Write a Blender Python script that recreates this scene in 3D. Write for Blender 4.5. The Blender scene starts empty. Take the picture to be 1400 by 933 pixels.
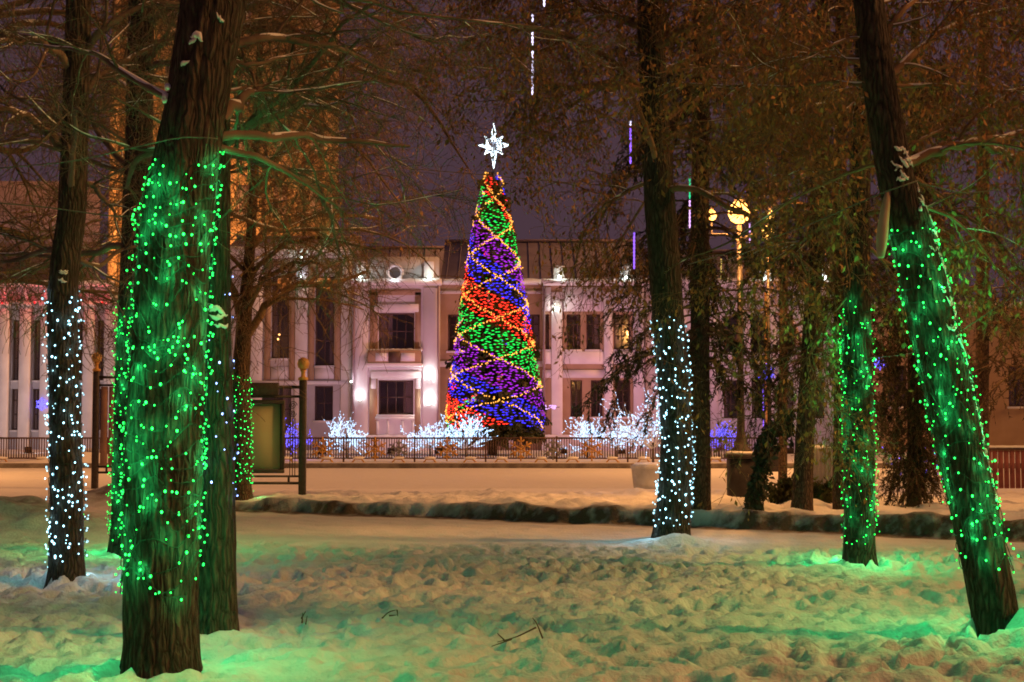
import bpy, math, random
import numpy as np
from mathutils import Vector

# ------------------------------------------------------------------ camera, sky, sun, exposure
sc = bpy.context.scene
COL = sc.collection
F, CX, CY, CAMH = 1944.0, 700.0, 466.5, 1.6
TH = math.atan((575.0 - CY) / F)
cam_d = bpy.data.cameras.new('camera'); cam = bpy.data.objects.new('camera', cam_d); COL.objects.link(cam)
cam_d.sensor_width = 36.0; cam_d.lens = 36.0 * F / 1400.0; cam_d.clip_start = 0.1; cam_d.clip_end = 5000
cam.location = (0, 0, CAMH); cam.rotation_euler = (math.pi / 2 + TH, 0, 0)
sc.camera = cam
SUN_EL, SUN_AZ = math.radians(33), math.radians(100)      # azimuth from +Y (away from the camera) towards +X
w = bpy.data.worlds.new('World'); sc.world = w; w.use_nodes = True
nt = w.node_tree; nt.nodes.clear()
wo = nt.nodes.new('ShaderNodeOutputWorld')
bg1 = nt.nodes.new('ShaderNodeBackground'); bg2 = nt.nodes.new('ShaderNodeBackground'); ad = nt.nodes.new('ShaderNodeAddShader')
sk = nt.nodes.new('ShaderNodeTexSky'); sk.sky_type = 'NISHITA'; sk.sun_disc = False
sk.sun_elevation = math.radians(-4); sk.sun_rotation = SUN_AZ
nt.links.new(sk.outputs[0], bg1.inputs[0]); bg1.inputs[1].default_value = 0.05
bg2.inputs[0].default_value = (0.066, 0.036, 0.050, 1); bg2.inputs[1].default_value = 1.0   # city-lit low cloud
nt.links.new(bg1.outputs[0], ad.inputs[0]); nt.links.new(bg2.outputs[0], ad.inputs[1]); nt.links.new(ad.outputs[0], wo.inputs[0])
sd = bpy.data.lights.new('sun', 'SUN'); so = bpy.data.objects.new('sun', sd); COL.objects.link(so)
sd.energy = 2.2; sd.angle = math.radians(12); sd.color = (1.0, 0.42, 0.12)
_sv = Vector((math.sin(SUN_AZ) * math.cos(SUN_EL), math.cos(SUN_AZ) * math.cos(SUN_EL), math.sin(SUN_EL)))
so.rotation_euler = _sv.to_track_quat('Z', 'Y').to_euler()
sc.view_settings.view_transform = 'Standard'; sc.view_settings.look = 'None'
sc.view_settings.exposure = 0.0; sc.view_settings.gamma = 1.0; sc.view_settings.use_curve_mapping = False
cy = sc.cycles
cy.filter_width = 1.8; cy.use_adaptive_sampling = True; cy.adaptive_threshold = .03; cy.adaptive_min_samples = 24; cy.use_denoising = True; cy.use_light_tree = True; cy.max_bounces = 4; cy.diffuse_bounces = 2; cy.glossy_bounces = 2
cy.transparent_max_bounces = 8; cy.sample_clamp_indirect = 2.0; cy.caustics_reflective = False; cy.caustics_refractive = False

# ------------------------------------------------------------------ helpers
rng = np.random.default_rng(7); random.seed(7)
def P(px, py, Y):
    a = (px - CX) / F; b = (CY - py) / F
    dy = math.cos(TH) - b * math.sin(TH); dz = math.sin(TH) + b * math.cos(TH); s = Y / dy
    return np.array([a * s, Y, CAMH + dz * s])
def PX(px, Y): return P(px, 575, Y)[0]
def PZ(py, Y): return P(700, py, Y)[2]
def vn(x, y, seed=0):
    x = np.asarray(x, float); y = np.asarray(y, float)
    xi = np.floor(x).astype(np.int64); yi = np.floor(y).astype(np.int64); fx = x - xi; fy = y - yi
    fx = fx * fx * (3 - 2 * fx); fy = fy * fy * (3 - 2 * fy)
    def h(i, j):
        n = (i * 374761393 + j * 668265263 + seed * 1442695041) & 0xffffffff
        n = ((n ^ (n >> 13)) * 1274126177) & 0xffffffff
        return ((n ^ (n >> 16)) & 0xffff) / 65535.0
    return (h(xi, yi) * (1 - fx) + h(xi + 1, yi) * fx) * (1 - fy) + (h(xi, yi + 1) * (1 - fx) + h(xi + 1, yi + 1) * fx) * fy
def fbm(x, y, seed=0, o=3):
    s = 0; a = .5; f = 1
    for k in range(o): s = s + a * vn(x * f, y * f, seed + k * 17); a *= .5; f *= 2.03
    return s
WL = {}
def mesh(name, V, Fs, mat=None, smooth=False):
    V = np.asarray(V, np.float32).reshape(-1, 3); me = bpy.data.meshes.new(name)
    if not isinstance(Fs, (list, tuple)) or (len(Fs) and not hasattr(Fs[0], 'shape')):
        if hasattr(Fs, 'shape'): Fs = [Fs]
        else: Fs = [np.array([f]) for f in Fs]
    Fs = [np.asarray(f) for f in Fs if len(f)]
    nl = sum(f.size for f in Fs); npoly = sum(len(f) for f in Fs)
    me.vertices.add(len(V)); me.vertices.foreach_set('co', V.ravel())
    me.loops.add(nl); me.loops.foreach_set('vertex_index', np.concatenate([f.ravel() for f in Fs]).astype(np.int32))
    tot = np.concatenate([np.full(len(f), f.shape[1]) for f in Fs]).astype(np.int32)
    st = np.concatenate([[0], np.cumsum(tot)[:-1]]).astype(np.int32)
    me.polygons.add(npoly); me.polygons.foreach_set('loop_start', st); me.polygons.foreach_set('loop_total', tot)
    if smooth: me.polygons.foreach_set('use_smooth', np.ones(npoly, bool))
    if mat: me.materials.append(mat)
    me.update(calc_edges=True); me.validate()
    return me
def link(o, parent=None, loc=(0, 0, 0)):
    COL.objects.link(o); loc = np.array(loc, float); WL[o] = loc
    if parent is not None: o.parent = parent; o.location = loc - WL[parent]
    else: o.location = loc
    return o
def tag(o, label=None, cat=None, group=None, kind=None):
    if label: o['label'] = label
    if cat: o['category'] = cat
    if group: o['group'] = group
    if kind: o['kind'] = kind
    return o
def thing(name, label, cat, loc, group=None):
    return tag(link(bpy.data.objects.new(name, None), None, loc), label, cat, group)
def part(name, V, Fs, mat, parent=None, smooth=False, kind=None, loc=None):
    if loc is None: loc = WL[parent] if parent is not None else np.zeros(3)
    V = np.asarray(V, float).reshape(-1, 3) - np.asarray(loc, float)
    o = bpy.data.objects.new(name, mesh(name, V, Fs, mat, smooth)); link(o, parent, loc)
    if kind: o['kind'] = kind
    return o
def inst(name, me, parent, loc, rot=None, scale=None):
    o = link(bpy.data.objects.new(name, me), parent, loc)
    if rot is not None: o.rotation_euler = rot
    if scale is not None: o.scale = scale
    return o
class G:                                     # collects boxes / prisms / tubes into one mesh
    def __init__(s): s.V = []; s.F = {}; s.n = 0
    def add(s, V, Fs):
        V = np.asarray(V, float).reshape(-1, 3)
        for f in Fs:
            f = np.asarray(f)
            if f.size: s.F.setdefault(f.shape[1], []).append(f + s.n)
        s.V.append(V); s.n += len(V); return s
    def box(s, x0, x1, y0, y1, z0, z1, c=0.0):
        if c <= 0:
            V = [(x, y, z) for z in (z0, z1) for y in (y0, y1) for x in (x0, x1)]
            return s.add(V, [np.array([(0, 2, 3, 1), (4, 5, 7, 6), (0, 1, 5, 4), (2, 6, 7, 3), (0, 4, 6, 2), (1, 3, 7, 5)])])
        # chamfered box: vertical edges and top/bottom rims
        def ring(i, z): 
            X0, X1, Y0, Y1 = x0 + i, x1 - i, y0 + i, y1 - i
            return [(X0 + c, Y0, z), (X1 - c, Y0, z), (X1, Y0 + c, z), (X1, Y1 - c, z), (X1 - c, Y1, z), (X0 + c, Y1, z), (X0, Y1 - c, z), (X0, Y0 + c, z)]
        V = ring(c, z0) + ring(0, z0 + c) + ring(0, z1 - c) + ring(c, z1)
        q = [(8 * k + i, 8 * k + (i + 1) % 8, 8 * k + 8 + (i + 1) % 8, 8 * k + 8 + i) for k in range(3) for i in range(8)]
        return s.add(V, [np.array(q), np.array([list(range(7, -1, -1)), list(range(24, 32))])])
    def lathe(s, c, prof, n=16):             # prof: (radius, z)
        a = np.linspace(0, 2 * np.pi, n, endpoint=False)
        V = np.array([[c[0] + r * np.cos(t), c[1] + r * np.sin(t), c[2] + z] for r, z in prof for t in a])
        m = len(prof); q = [(k * n + i, k * n + (i + 1) % n, (k + 1) * n + (i + 1) % n, (k + 1) * n + i) for k in range(m - 1) for i in range(n)]
        return s.add(V, [np.array(q), np.array([list(range(n - 1, -1, -1)), list(range((m - 1) * n, m * n))])])
    def tube(s, pts, rad, sides=6, closed=True):
        pts = np.asarray(pts, float)[None]; r = np.broadcast_to(np.asarray(rad, float), (pts.shape[1],))[None]
        V, Fq = tubes(pts, r, sides); n = pts.shape[1]
        return s.add(V, [Fq, np.array([list(range(sides - 1, -1, -1)), list(range((n - 1) * sides, n * sides))])])
    def build(s, name, mat, parent=None, smooth=False, kind=None, loc=None):
        return part(name, np.concatenate(s.V), [np.concatenate(v) for v in s.F.values()], mat, parent, smooth, kind, loc)
    def me(s, name, mat, smooth=False):
        return mesh(name, np.concatenate(s.V), [np.concatenate(v) for v in s.F.values()], mat, smooth)
def nrm(v): return v / np.maximum(np.linalg.norm(v, axis=-1, keepdims=True), 1e-9)
def tubes(pts, rad, sides=3):
    N, n, _ = pts.shape
    T = nrm(np.gradient(pts, axis=1)); ref = np.where(np.abs(T[..., 2:3]) > .9, np.array([1., 0, 0]), np.array([0, 0, 1.]))
    A = nrm(np.cross(T, ref)); B = np.cross(T, A)
    a = np.linspace(0, 2 * np.pi, sides, endpoint=False)
    V = pts[:, :, None] + rad[:, :, None, None] * (A[:, :, None] * np.cos(a)[:, None] + B[:, :, None] * np.sin(a)[:, None])
    i = np.arange(N)[:, None, None] * n * sides; k = np.arange(n - 1)[None, :, None] * sides; j = np.arange(sides)[None, None]; j2 = (j + 1) % sides
    Fq = np.stack([i + k + j, i + k + j2, i + k + sides + j2, i + k + sides + j], -1).reshape(-1, 4)
    return V.reshape(-1, 3), Fq
def resample(pts, n):
    pts = np.asarray(pts, float); d = np.concatenate([[0], np.cumsum(np.linalg.norm(np.diff(pts, axis=0), axis=1))])
    # smooth with Catmull-Rom like interpolation through a dense cubic
    t = np.linspace(0, d[-1], n); out = np.stack([np.interp(t, d, pts[:, k]) for k in range(3)], 1)
    if len(pts) > 2:
        for _ in range(max(1, n // 12)):
            o2 = out.copy(); o2[1:-1] = (out[:-2] + 2 * out[1:-1] + out[2:]) / 4; out = o2
    return out
def walk(start, dirs, lens, n, wob, grav, r=rng):
    p = start.copy(); d = nrm(dirs); out = [p.copy()]
    for i in range(n):
        d = nrm(d + wob * r.normal(size=d.shape) + np.array([0, 0, grav])); p = p + d * (lens / n)[:, None]; out.append(p.copy())
    return np.stack(out, 1)
def spawn(pts, rad, k, Lr, n, wob, grav, fwd=.8, side=.8, up=.1, tmin=.2, rs=.55, rmin=.003, r=rng, tmax=1.0):
    N, m, _ = pts.shape; idx = np.repeat(np.arange(N), k); t = r.uniform(tmin, tmax, N * k) * (m - 1.001)
    i0 = t.astype(int); f = (t - i0)[:, None]
    st = pts[idx, i0] * (1 - f) + pts[idx, i0 + 1] * f; tan = nrm(pts[idx, i0 + 1] - pts[idx, i0])
    pr = rad[idx, i0] * (1 - f[:, 0]) + rad[idx, i0 + 1] * f[:, 0]
    rd = r.normal(size=st.shape); rd = nrm(rd - tan * (rd * tan).sum(1, keepdims=True))
    L = r.uniform(Lr[0], Lr[1], N * k); q = walk(st, tan * fwd + rd * side + np.array([0, 0, up]), L, n, wob, grav, r)
    r0 = np.maximum(pr * rs, rmin); R = r0[:, None] * np.linspace(1, .35, n + 1)[None]; return q, np.maximum(R, rmin * .7)

# ------------------------------------------------------------------ materials
def mat(name, col, rough=.7, noise=None, bump=None, metal=0, spec=.3, coord='Object'):
    m = bpy.data.materials.new(name); m.use_nodes = True; t = m.node_tree; b = t.nodes['Principled BSDF']
    b.inputs['Base Color'].default_value = (*col, 1); b.inputs['Roughness'].default_value = rough
    b.inputs['Metallic'].default_value = metal; b.inputs['Specular IOR Level'].default_value = spec
    tc = t.nodes.new('ShaderNodeTexCoord')
    def nz(scale, detail=4, st=(1, 1, 1)):
        mp = t.nodes.new('ShaderNodeMapping'); mp.inputs['Scale'].default_value = st; t.links.new(tc.outputs[coord], mp.inputs[0])
        n = t.nodes.new('ShaderNodeTexNoise'); n.inputs['Scale'].default_value = scale; n.inputs['Detail'].default_value = detail
        t.links.new(mp.outputs[0], n.inputs['Vector']); return n
    if noise:
        n = nz(noise[0], 5, noise[3] if len(noise) > 3 else (1, 1, 1)); r = t.nodes.new('ShaderNodeValToRGB')
        r.color_ramp.elements[0].position = .35; r.color_ramp.elements[1].position = .68
        r.color_ramp.elements[0].color = (*noise[1], 1); r.color_ramp.elements[1].color = (*noise[2], 1)
        t.links.new(n.outputs['Fac'], r.inputs[0]); t.links.new(r.outputs[0], b.inputs['Base Color'])
    if bump:
        n = nz(bump[0], 6, bump[2] if len(bump) > 2 else (1, 1, 1)); bp = t.nodes.new('ShaderNodeBump')
        bp.inputs['Strength'].default_value = bump[1]; bp.inputs['Distance'].default_value = bump[3] if len(bump) > 3 else .02
        t.links.new(n.outputs['Fac'], bp.inputs['Height']); t.links.new(bp.outputs[0], b.inputs['Normal'])
    return m
def emit(name, col, s):
    m = bpy.data.materials.new(name); m.use_nodes = True; t = m.node_tree; t.nodes.clear()
    o = t.nodes.new('ShaderNodeOutputMaterial'); e = t.nodes.new('ShaderNodeEmission')
    e.inputs[0].default_value = (*col, 1); e.inputs[1].default_value = s; t.links.new(e.outputs[0], o.inputs[0]); return m
def led(name, col, s):
    """small LED: its lens throws most light outward (local +X), little back at the bark"""
    m = emit(name, col, s); t = m.node_tree; e = [n for n in t.nodes if n.type == 'EMISSION'][0]
    tc = t.nodes.new('ShaderNodeTexCoord'); sp = t.nodes.new('ShaderNodeSeparateXYZ'); t.links.new(tc.outputs['Normal'], sp.inputs[0])
    a = t.nodes.new('ShaderNodeMath'); a.operation = 'MAXIMUM'; t.links.new(sp.outputs[0], a.inputs[0]); a.inputs[1].default_value = 0
    b = t.nodes.new('ShaderNodeMath'); b.operation = 'MULTIPLY_ADD'; t.links.new(a.outputs[0], b.inputs[0]); b.inputs[1].default_value = s * 1.25; b.inputs[2].default_value = s * .2
    t.links.new(b.outputs[0], e.inputs[1]); return m
M = {}
M['bark'] = mat('bark', (.1, .07, .05), .9, (9, (.05, .036, .026), (.17, .125, .09), (1, 1, .18)), (16, 1.0, (1, 1, .22), .03))
M['bark_red'] = mat('bark_red', (.1, .06, .04), .9, (11, (.05, .03, .02), (.16, .1, .065), (1, 1, .4)), (22, .9, (1, 1, .4), .02))
def barkmat(name, dark, light, vs, st):
    m = mat(name, light, .9); t = m.node_tree; b = t.nodes['Principled BSDF']; tc = [n for n in t.nodes if n.type == 'TEX_COORD'][0]
    n1 = t.nodes.new('ShaderNodeTexNoise'); n1.inputs['Scale'].default_value = 3.5; n1.inputs['Detail'].default_value = 3; t.links.new(tc.outputs['Object'], n1.inputs['Vector'])
    va = t.nodes.new('ShaderNodeVectorMath'); va.operation = 'MULTIPLY_ADD'; t.links.new(n1.outputs['Color'], va.inputs[0]); va.inputs[1].default_value = (.09, .09, .3); t.links.new(tc.outputs['Object'], va.inputs[2])
    mp = t.nodes.new('ShaderNodeMapping'); mp.inputs['Scale'].default_value = (1, 1, st); t.links.new(va.outputs[0], mp.inputs[0])
    vo = t.nodes.new('ShaderNodeTexVoronoi'); vo.feature = 'DISTANCE_TO_EDGE'; vo.inputs['Scale'].default_value = vs; t.links.new(mp.outputs[0], vo.inputs['Vector'])
    n2 = t.nodes.new('ShaderNodeTexNoise'); n2.inputs['Scale'].default_value = vs * 2.2; n2.inputs['Detail'].default_value = 7; t.links.new(mp.outputs[0], n2.inputs['Vector'])
    ml = t.nodes.new('ShaderNodeMath'); ml.operation = 'MULTIPLY_ADD'; t.links.new(n2.outputs['Fac'], ml.inputs[0]); ml.inputs[1].default_value = .5; t.links.new(vo.outputs['Distance'], ml.inputs[2])
    r = t.nodes.new('ShaderNodeValToRGB'); r.color_ramp.elements[0].position = .2; r.color_ramp.elements[1].position = .62; r.color_ramp.elements[0].color = (*dark, 1); r.color_ramp.elements[1].color = (*light, 1)
    t.links.new(ml.outputs[0], r.inputs[0]); t.links.new(r.outputs[0], b.inputs['Base Color'])
    bp = t.nodes.new('ShaderNodeBump'); bp.inputs['Strength'].default_value = 1; bp.inputs['Distance'].default_value = .05; t.links.new(ml.outputs[0], bp.inputs['Height']); t.links.new(bp.outputs[0], b.inputs['Normal']); return m
M['bark'] = barkmat('bark', (.016, .012, .009), (.095, .074, .054), 26, .15)
M['bark_red'] = barkmat('bark_red', (.03, .018, .012), (.15, .095, .06), 26, .35)
M['twig'] = mat('twig', (.1, .07, .05), .85, (3, (.07, .05, .036), (.19, .135, .09)))
M['twig_warm'] = mat('twig_warm', (.12, .07, .04), .85, (3, (.1, .06, .034), (.28, .17, .09)))
M['leaf'] = mat('dry_leaf', (.2, .1, .035), .8, (1.3, (.16, .075, .025), (.5, .26, .085)))
M['needle'] = mat('needle', (.05, .045, .025), .8, (1.6, (.032, .036, .02), (.085, .062, .032)))
M['needle_dry'] = mat('needle_dry', (.08, .05, .025), .8, (1.6, (.05, .034, .018), (.12, .075, .035)))
M['needle_green'] = mat('needle_green', (.05, .06, .02), .8, (3, (.03, .045, .015), (.11, .1, .03)))
M['snow'] = mat('snow', (.8, .8, .82), .6, (2.5, (.72, .71, .72), (.84, .84, .86)), (30, .35, (1, 1, 1), .02), spec=.2)
M['wire'] = mat('cable', (.12, .12, .09), .6)
M['cable_green'] = mat('cable_green', (.015, .03, .018), .6)
M['iron'] = mat('dark_iron', (.035, .028, .026), .55, (14, (.028, .022, .02), (.055, .04, .034)), spec=.4)
M['iron_brown'] = mat('brown_iron', (.09, .05, .04), .6, (9, (.07, .038, .03), (.12, .07, .055)))
M['gold'] = mat('gold_paint', (.5, .28, .08), .5, (5, (.42, .22, .06), (.58, .34, .1)))
M['conc'] = mat('concrete', (.5, .48, .47), .85, (5, (.48, .46, .46), (.62, .6, .6)), (25, .3, (1, 1, 1), .01))
M['kerb'] = mat('kerb_stone', (.16, .14, .13), .9, (3, (.1, .085, .08), (.2, .175, .16)))
M['pedestal'] = mat('pedestal_stone', (.07, .055, .055), .85, (4, (.025, .02, .021), (.05, .04, .04)), (20, .4, (1, 1, 1), .01))
M['wall'] = mat('white_plaster', (.72, .69, .7), .85, (.6, (.62, .59, .6), (.76, .73, .74)), (6, .15, (1, 1, 1), .02))
M['wall_grey'] = mat('grey_white_plaster', (.5, .48, .5), .85, (.5, (.42, .4, .42), (.56, .54, .56)), (6, .15, (1, 1, 1), .02))
M['tan'] = mat('tan_plaster', (.4, .27, .16), .85, (.8, (.34, .22, .13), (.46, .32, .2)))
M['trim'] = mat('white_trim', (.78, .75, .75), .8, (1.5, (.7, .67, .67), (.8, .78, .78)))
M['roof'] = mat('roof_sheet', (.3, .24, .27), .6, (.9, (.2, .165, .21), (.29, .24, .29)))
M['brick'] = mat('tower_plaster', (.42, .27, .16), .85, (.35, (.35, .22, .12), (.48, .32, .2)), (3, .2, (1, 1, 1), .03))
M['mauve'] = mat('mauve_plaster', (.3, .22, .25), .85, (.5, (.25, .18, .2), (.36, .27, .3)))
M['wood'] = mat('brown_frame', (.1, .06, .045), .6)
M['slat'] = mat('brown_slat', (.3, .17, .13), .6, (3, (.24, .13, .1), (.36, .21, .16)))
M['board'] = mat('poster_board', (.36, .31, .19), .7, (1.2, (.33, .285, .17), (.39, .335, .21)))
M['redfence'] = mat('red_slat_paint', (.22, .06, .06), .6, (4, (.16, .045, .045), (.28, .085, .08)))
M['cab'] = mat('grey_cabinet', (.2, .2, .23), .5, (2, (.17, .17, .2), (.24, .24, .27)))
M['palewood'] = mat('bare_wood', (.42, .3, .2), .8, (6, (.3, .22, .14), (.5, .38, .27), (1, 1, .2)))
M['curtain'] = mat('curtain', (.55, .45, .42), .9); M['room'] = mat('room', (.3, .22, .23), .9)
def glassmat():
    m = bpy.data.materials.new('window_glass'); m.use_nodes = True; t = m.node_tree; t.nodes.clear()
    o = t.nodes.new('ShaderNodeOutputMaterial'); g = t.nodes.new('ShaderNodeBsdfGlossy'); tr = t.nodes.new('ShaderNodeBsdfTransparent'); mx = t.nodes.new('ShaderNodeMixShader')
    g.inputs['Roughness'].default_value = .08; g.inputs[0].default_value = (.8, .8, .85, 1); tr.inputs[0].default_value = (.6, .55, .55, 1); mx.inputs[0].default_value = .16
    t.links.new(tr.outputs[0], mx.inputs[1]); t.links.new(g.outputs[0], mx.inputs[2]); t.links.new(mx.outputs[0], o.inputs[0]); return m
M['glass'] = glassmat()
E = {}
E['green'] = led('green_led', (.02, 1.0, .09), 6); E['teal'] = led('teal_led', (.02, 1.0, .11), 5)
E['white'] = led('cold_white_led', (.42, .84, 1.0), 5); E['bluewhite'] = led('blue_white_led', (.28, .42, 1.0), 6)
for k in ('green', 'teal', 'white', 'bluewhite'): E[k].cycles.emission_sampling = 'NONE'
GLOW = {'green': ((.02, 1, .24), 6.8, .85), 'teal': ((.02, 1, .26), .9, .12), 'white': ((.42, .82, 1), 2.2, .16), 'bluewhite': ((.3, .45, 1), 1.0, .16)}   # colour, outward watts, halo watts
E['green_rear'] = emit('green_led_rear', (.02, 1, .1), 4); E['x_red'] = emit('red_led', (1, .03, .015), 3.2); E['x_green'] = emit('green_tree_led', (.015, 1, .1), 1.5)
E['x_blue'] = emit('blue_led', (.045, .03, 1), 2.2); E['x_purple'] = emit('purple_led', (.4, .02, .7), 1.6)
E['x_gold'] = emit('gold_led', (1, .4, .06), 2.6)
E['star'] = emit('star_led', (.75, .92, 1), 5)
E['shrub'] = emit('white_shrub_led', (.44, .68, 1), 3.0); E['shrub_blue'] = emit('blue_shrub_led', (.12, .1, 1), 3.2)
E['lamp'] = emit('sodium_lamp', (1, .42, .085), 7); E['lampfar'] = emit('far_sodium_lamp', (1, .42, .085), 6)
E['warm'] = emit('warm_bulb', (1, .5, .15), 8)
E['redspot'] = emit('red_marker', (1, .02, .03), 3)
E['violet_tube'] = emit('violet_tube', (.3, .12, 1), 1.8); E['white_tube'] = emit('white_tube', (.8, .72, 1), 2.2); E['green_tube'] = emit('green_tube', (.05, 1, .4), .9)
E['pink_tube'] = emit('pink_tube', (.85, .45, 1), 1.6); E['yellow_tube'] = emit('yellow_tube', (.9, .6, .15), .8)
E['facade'] = emit('facade_lamp', (.85, 1, .9), 9)

# ------------------------------------------------------------------ ground: one sheet, trodden snow in front, bank, road, far side
def bank_line(x): return 25.5 - (x + 4.85) * .53
def base_h(x, y):
    t = y - bank_line(np.clip(x, -9, 12)) + .55 * (fbm(x * .35, y * 0, 5) - .5) + .34 * (vn(x * 1.9, y * .8, 8) - .5) + .16 * (vn(x * 5.3, y * 2, 18) - .5)
    fade = np.clip((x + 7.0) / 2.2, 0, 1) * .85 + .15
    s = np.clip(t / (.16 + .12 * vn(x * .9, y * 0, 3)), 0, 1); s = s * s * (3 - 2 * s)
    back = np.clip((y - 22.5) / 9.5, 0, 1); back = back * back * (3 - 2 * back)
    lump = fbm(x * 1.1, y * .8, 21, 4)
    h = s * fade * (.23 + .10 * (fbm(x * .8, y * .5, 31) - .3)) * (1 - back)
    h = h + s * (1 - back) * .2 * (fbm(x * 2.1, y * 1.6, 9, 4) - .45)
    ridge = np.exp(-((y - 29.8 - .8 * (fbm(x * .3, 0 * y, 77) - .5)) / 1.5) ** 2) * np.clip((x + 5.5) / 2, 0, 1) * (.02 + .3 * (lump - .35)); h = h + ridge
    for mx, my, mr, mh in ((PX(30, 20.5), 20.7, 1.3, .42), (PX(-60, 20), 20.5, 1.6, .5), (PX(105, 21.5), 21.8, .8, .2), (PX(150, 27), 27.3, 1.0, .42), (PX(185, 27), 27.2, .9, .3), (PX(40, 44), 50.5, 1.5, .5)):
        h = np.maximum(h, h * .4 + mh * np.exp(-(((x - mx) / mr) ** 2 + ((y - my) / (mr * .7)) ** 2)) * (.7 + .7 * (fbm(x * 2, y * 2, 13, 4) - .2)))
    h = np.where(y > 48.15, .13 + .02 * fbm(x * .5, y * .5, 3) + np.where(np.abs(y - 50.5) < 2, h, 0), h)
    return h
def lawn_mask(x, y): 
    edge = 18.9 - .05 * x + .8 * (fbm(x * .6, y * 0, 55) - .5)
    return np.clip((edge - y) / .9, 0, 1)
xs_f = np.arange(-6.6, 6.61, .045); g = [.05]
while g[-1] < 60: g.append(g[-1] * 1.075)
ex = 6.6 + np.cumsum(g); xs = np.concatenate([-ex[::-1], xs_f, ex])
ys = [-40., -20, -10, -4, 0, 2, 3.5]; y = 4.2
while y < 19: ys.append(y); y += y * .0038
while y < 35: ys.append(y); y += .075
while y < 60: ys.append(y); y += .35
ys.remove(min(ys, key=lambda v: abs(v - 48.1))); ys += [48.0, 48.2]; ys = np.array(sorted(ys + [62, 66, 70, 80, 100, 140, 220, 400, 800, 1600]))
X, Y = np.meshgrid(xs, ys)
H = base_h(X, Y)
LM = lawn_mask(X, Y)
H += LM * (.10 * (fbm(X * .55, Y * .55, 41) - .5) + .085 * (fbm(X * 2.3, Y * 2.0, 42, 4) - .5))
D = np.zeros_like(H)
N = 13000
fx = rng.uniform(-11, 11, N); fy = 4 + 15.3 * rng.uniform(0, 1, N) ** .8
for k in range(N):
    a = rng.uniform(0, np.pi); ra = rng.uniform(.045, .125) * (1.35 if rng.random() < .1 else 1); rb = ra * rng.uniform(.5, .85); dp = ra * rng.uniform(.25, .7)
    i0, i1 = np.searchsorted(ys, (fy[k] - .45, fy[k] + .45)); j0, j1 = np.searchsorted(xs, (fx[k] - .45, fx[k] + .45))
    dx = X[i0:i1, j0:j1] - fx[k]; dy_ = Y[i0:i1, j0:j1] - fy[k]
    u = (dx * math.cos(a) + dy_ * math.sin(a)) / ra; v = (-dx * math.sin(a) + dy_ * math.cos(a)) / rb; q = u * u + v * v
    D[i0:i1, j0:j1] += -dp * np.exp(-q ** 2.6 * .7) + dp * .28 * np.exp(-(np.sqrt(q) - 1.4) ** 2 * 4)
H += LM * (np.clip(D * 1.5, -.17, .07) * np.clip((fbm(X * .45, Y * .6, 88) - .22) * 2.6, .45, 1.3) + .085 * (fbm(X * 8, Y * 6, 43, 3) - .45) + .1 * (fbm(X * 3.5, Y * 3.5, 44, 2) - .45))
H += np.clip((Y - bank_line(np.clip(X, -9, 12)) - .2) / .5, 0, 1) * np.clip((33 - Y) / 2, 0, 1) * (.19 * (fbm(X * 2.6, Y * 2.0, 46, 3) - .45) + .05 * (fbm(X * 8, Y * 5, 47, 2) - .5))
TB = Y - bank_line(np.clip(X, -9, 12))
H += (1 - LM) * (TB < 0) * (.05 * (fbm(TB * 3.2, X * .35, 61) - .5) + .03 * (vn(X * 4, TB * 5, 62) - .5))
H += (1 - LM) * (Y < 48) * .02 * (fbm(X * 1.3, Y * .5, 61) - .5)
H += np.where((Y > 34) & (Y < 48), .05 * (vn(X * .12, Y * 1.4, 71) - .5) + .03 * (vn(X * .5, Y * 2.2, 72) - .5), 0)
TREES = [(220, 9.15, .35), (294, 10.7, .3), (1362, 10.8, .4), (1173, 15.8, .3), (92, 14.1, .3), (920, 18.8, .45)]
for px, d, r in TREES:
    tx = PX(px, d); q = ((X - tx) / r) ** 2 + ((Y - d) / r) ** 2
    H += np.where(q < 9, .07 * np.exp(-q * .7), 0)
H += .22 * np.exp(-(((X - PX(1405, 10.7)) / .22) ** 2 + ((Y - 10.6) / .25) ** 2)) + .12 * np.exp(-(((X - PX(925, 18.5)) / .35) ** 2 + ((Y - 18.4) / .25) ** 2))
def gz(x, y):
    i = min(max(np.searchsorted(ys, y), 1), len(ys) - 1); j = min(max(np.searchsorted(xs, x), 1), len(xs) - 1)
    return float(H[i, j])
nx, ny = len(xs), len(ys)
ii = (np.arange(ny - 1)[:, None] * nx + np.arange(nx - 1)[None]).ravel()
ground = part('ground', np.stack([X, Y, H], -1).reshape(-1, 3), np.stack([ii, ii + 1, ii + nx + 1, ii + nx], 1), None, None, True)
tag(ground, kind='structure')
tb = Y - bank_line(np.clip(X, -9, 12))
dirt_shade = 1.0 * np.clip(1.25 - np.abs(tb + .05) / .42, 0, 1) * np.clip((X + 8) / 3, 0.3, 1) + .1 * ((Y > 33.5) & (Y < 48)) + .1 * ((LM < .4) & (tb < 0))  # bank front face: ploughed dirt, darkened further to paint in its shade
dirt_shade += .6 * np.exp(-(((X - PX(35, 20.6)) / 1.6) ** 2 + ((Y - 20.7) / 1.2) ** 2)) + .4 * np.exp(-(((X - PX(160, 27)) / 1.2) ** 2 + ((Y - 27) / 1) ** 2))
dirt_shade += .32 * LM * (.5 + fbm(X * .6, Y * .6, 98))
at = ground.data.attributes.new('dirt_shade', 'FLOAT', 'POINT'); at.data.foreach_set('value', np.clip(dirt_shade, 0, 1).astype(np.float32).ravel())
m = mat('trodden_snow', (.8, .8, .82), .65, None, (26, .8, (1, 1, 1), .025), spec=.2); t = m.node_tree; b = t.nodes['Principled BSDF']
an = t.nodes.new('ShaderNodeAttribute'); an.attribute_name = 'dirt_shade'
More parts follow.
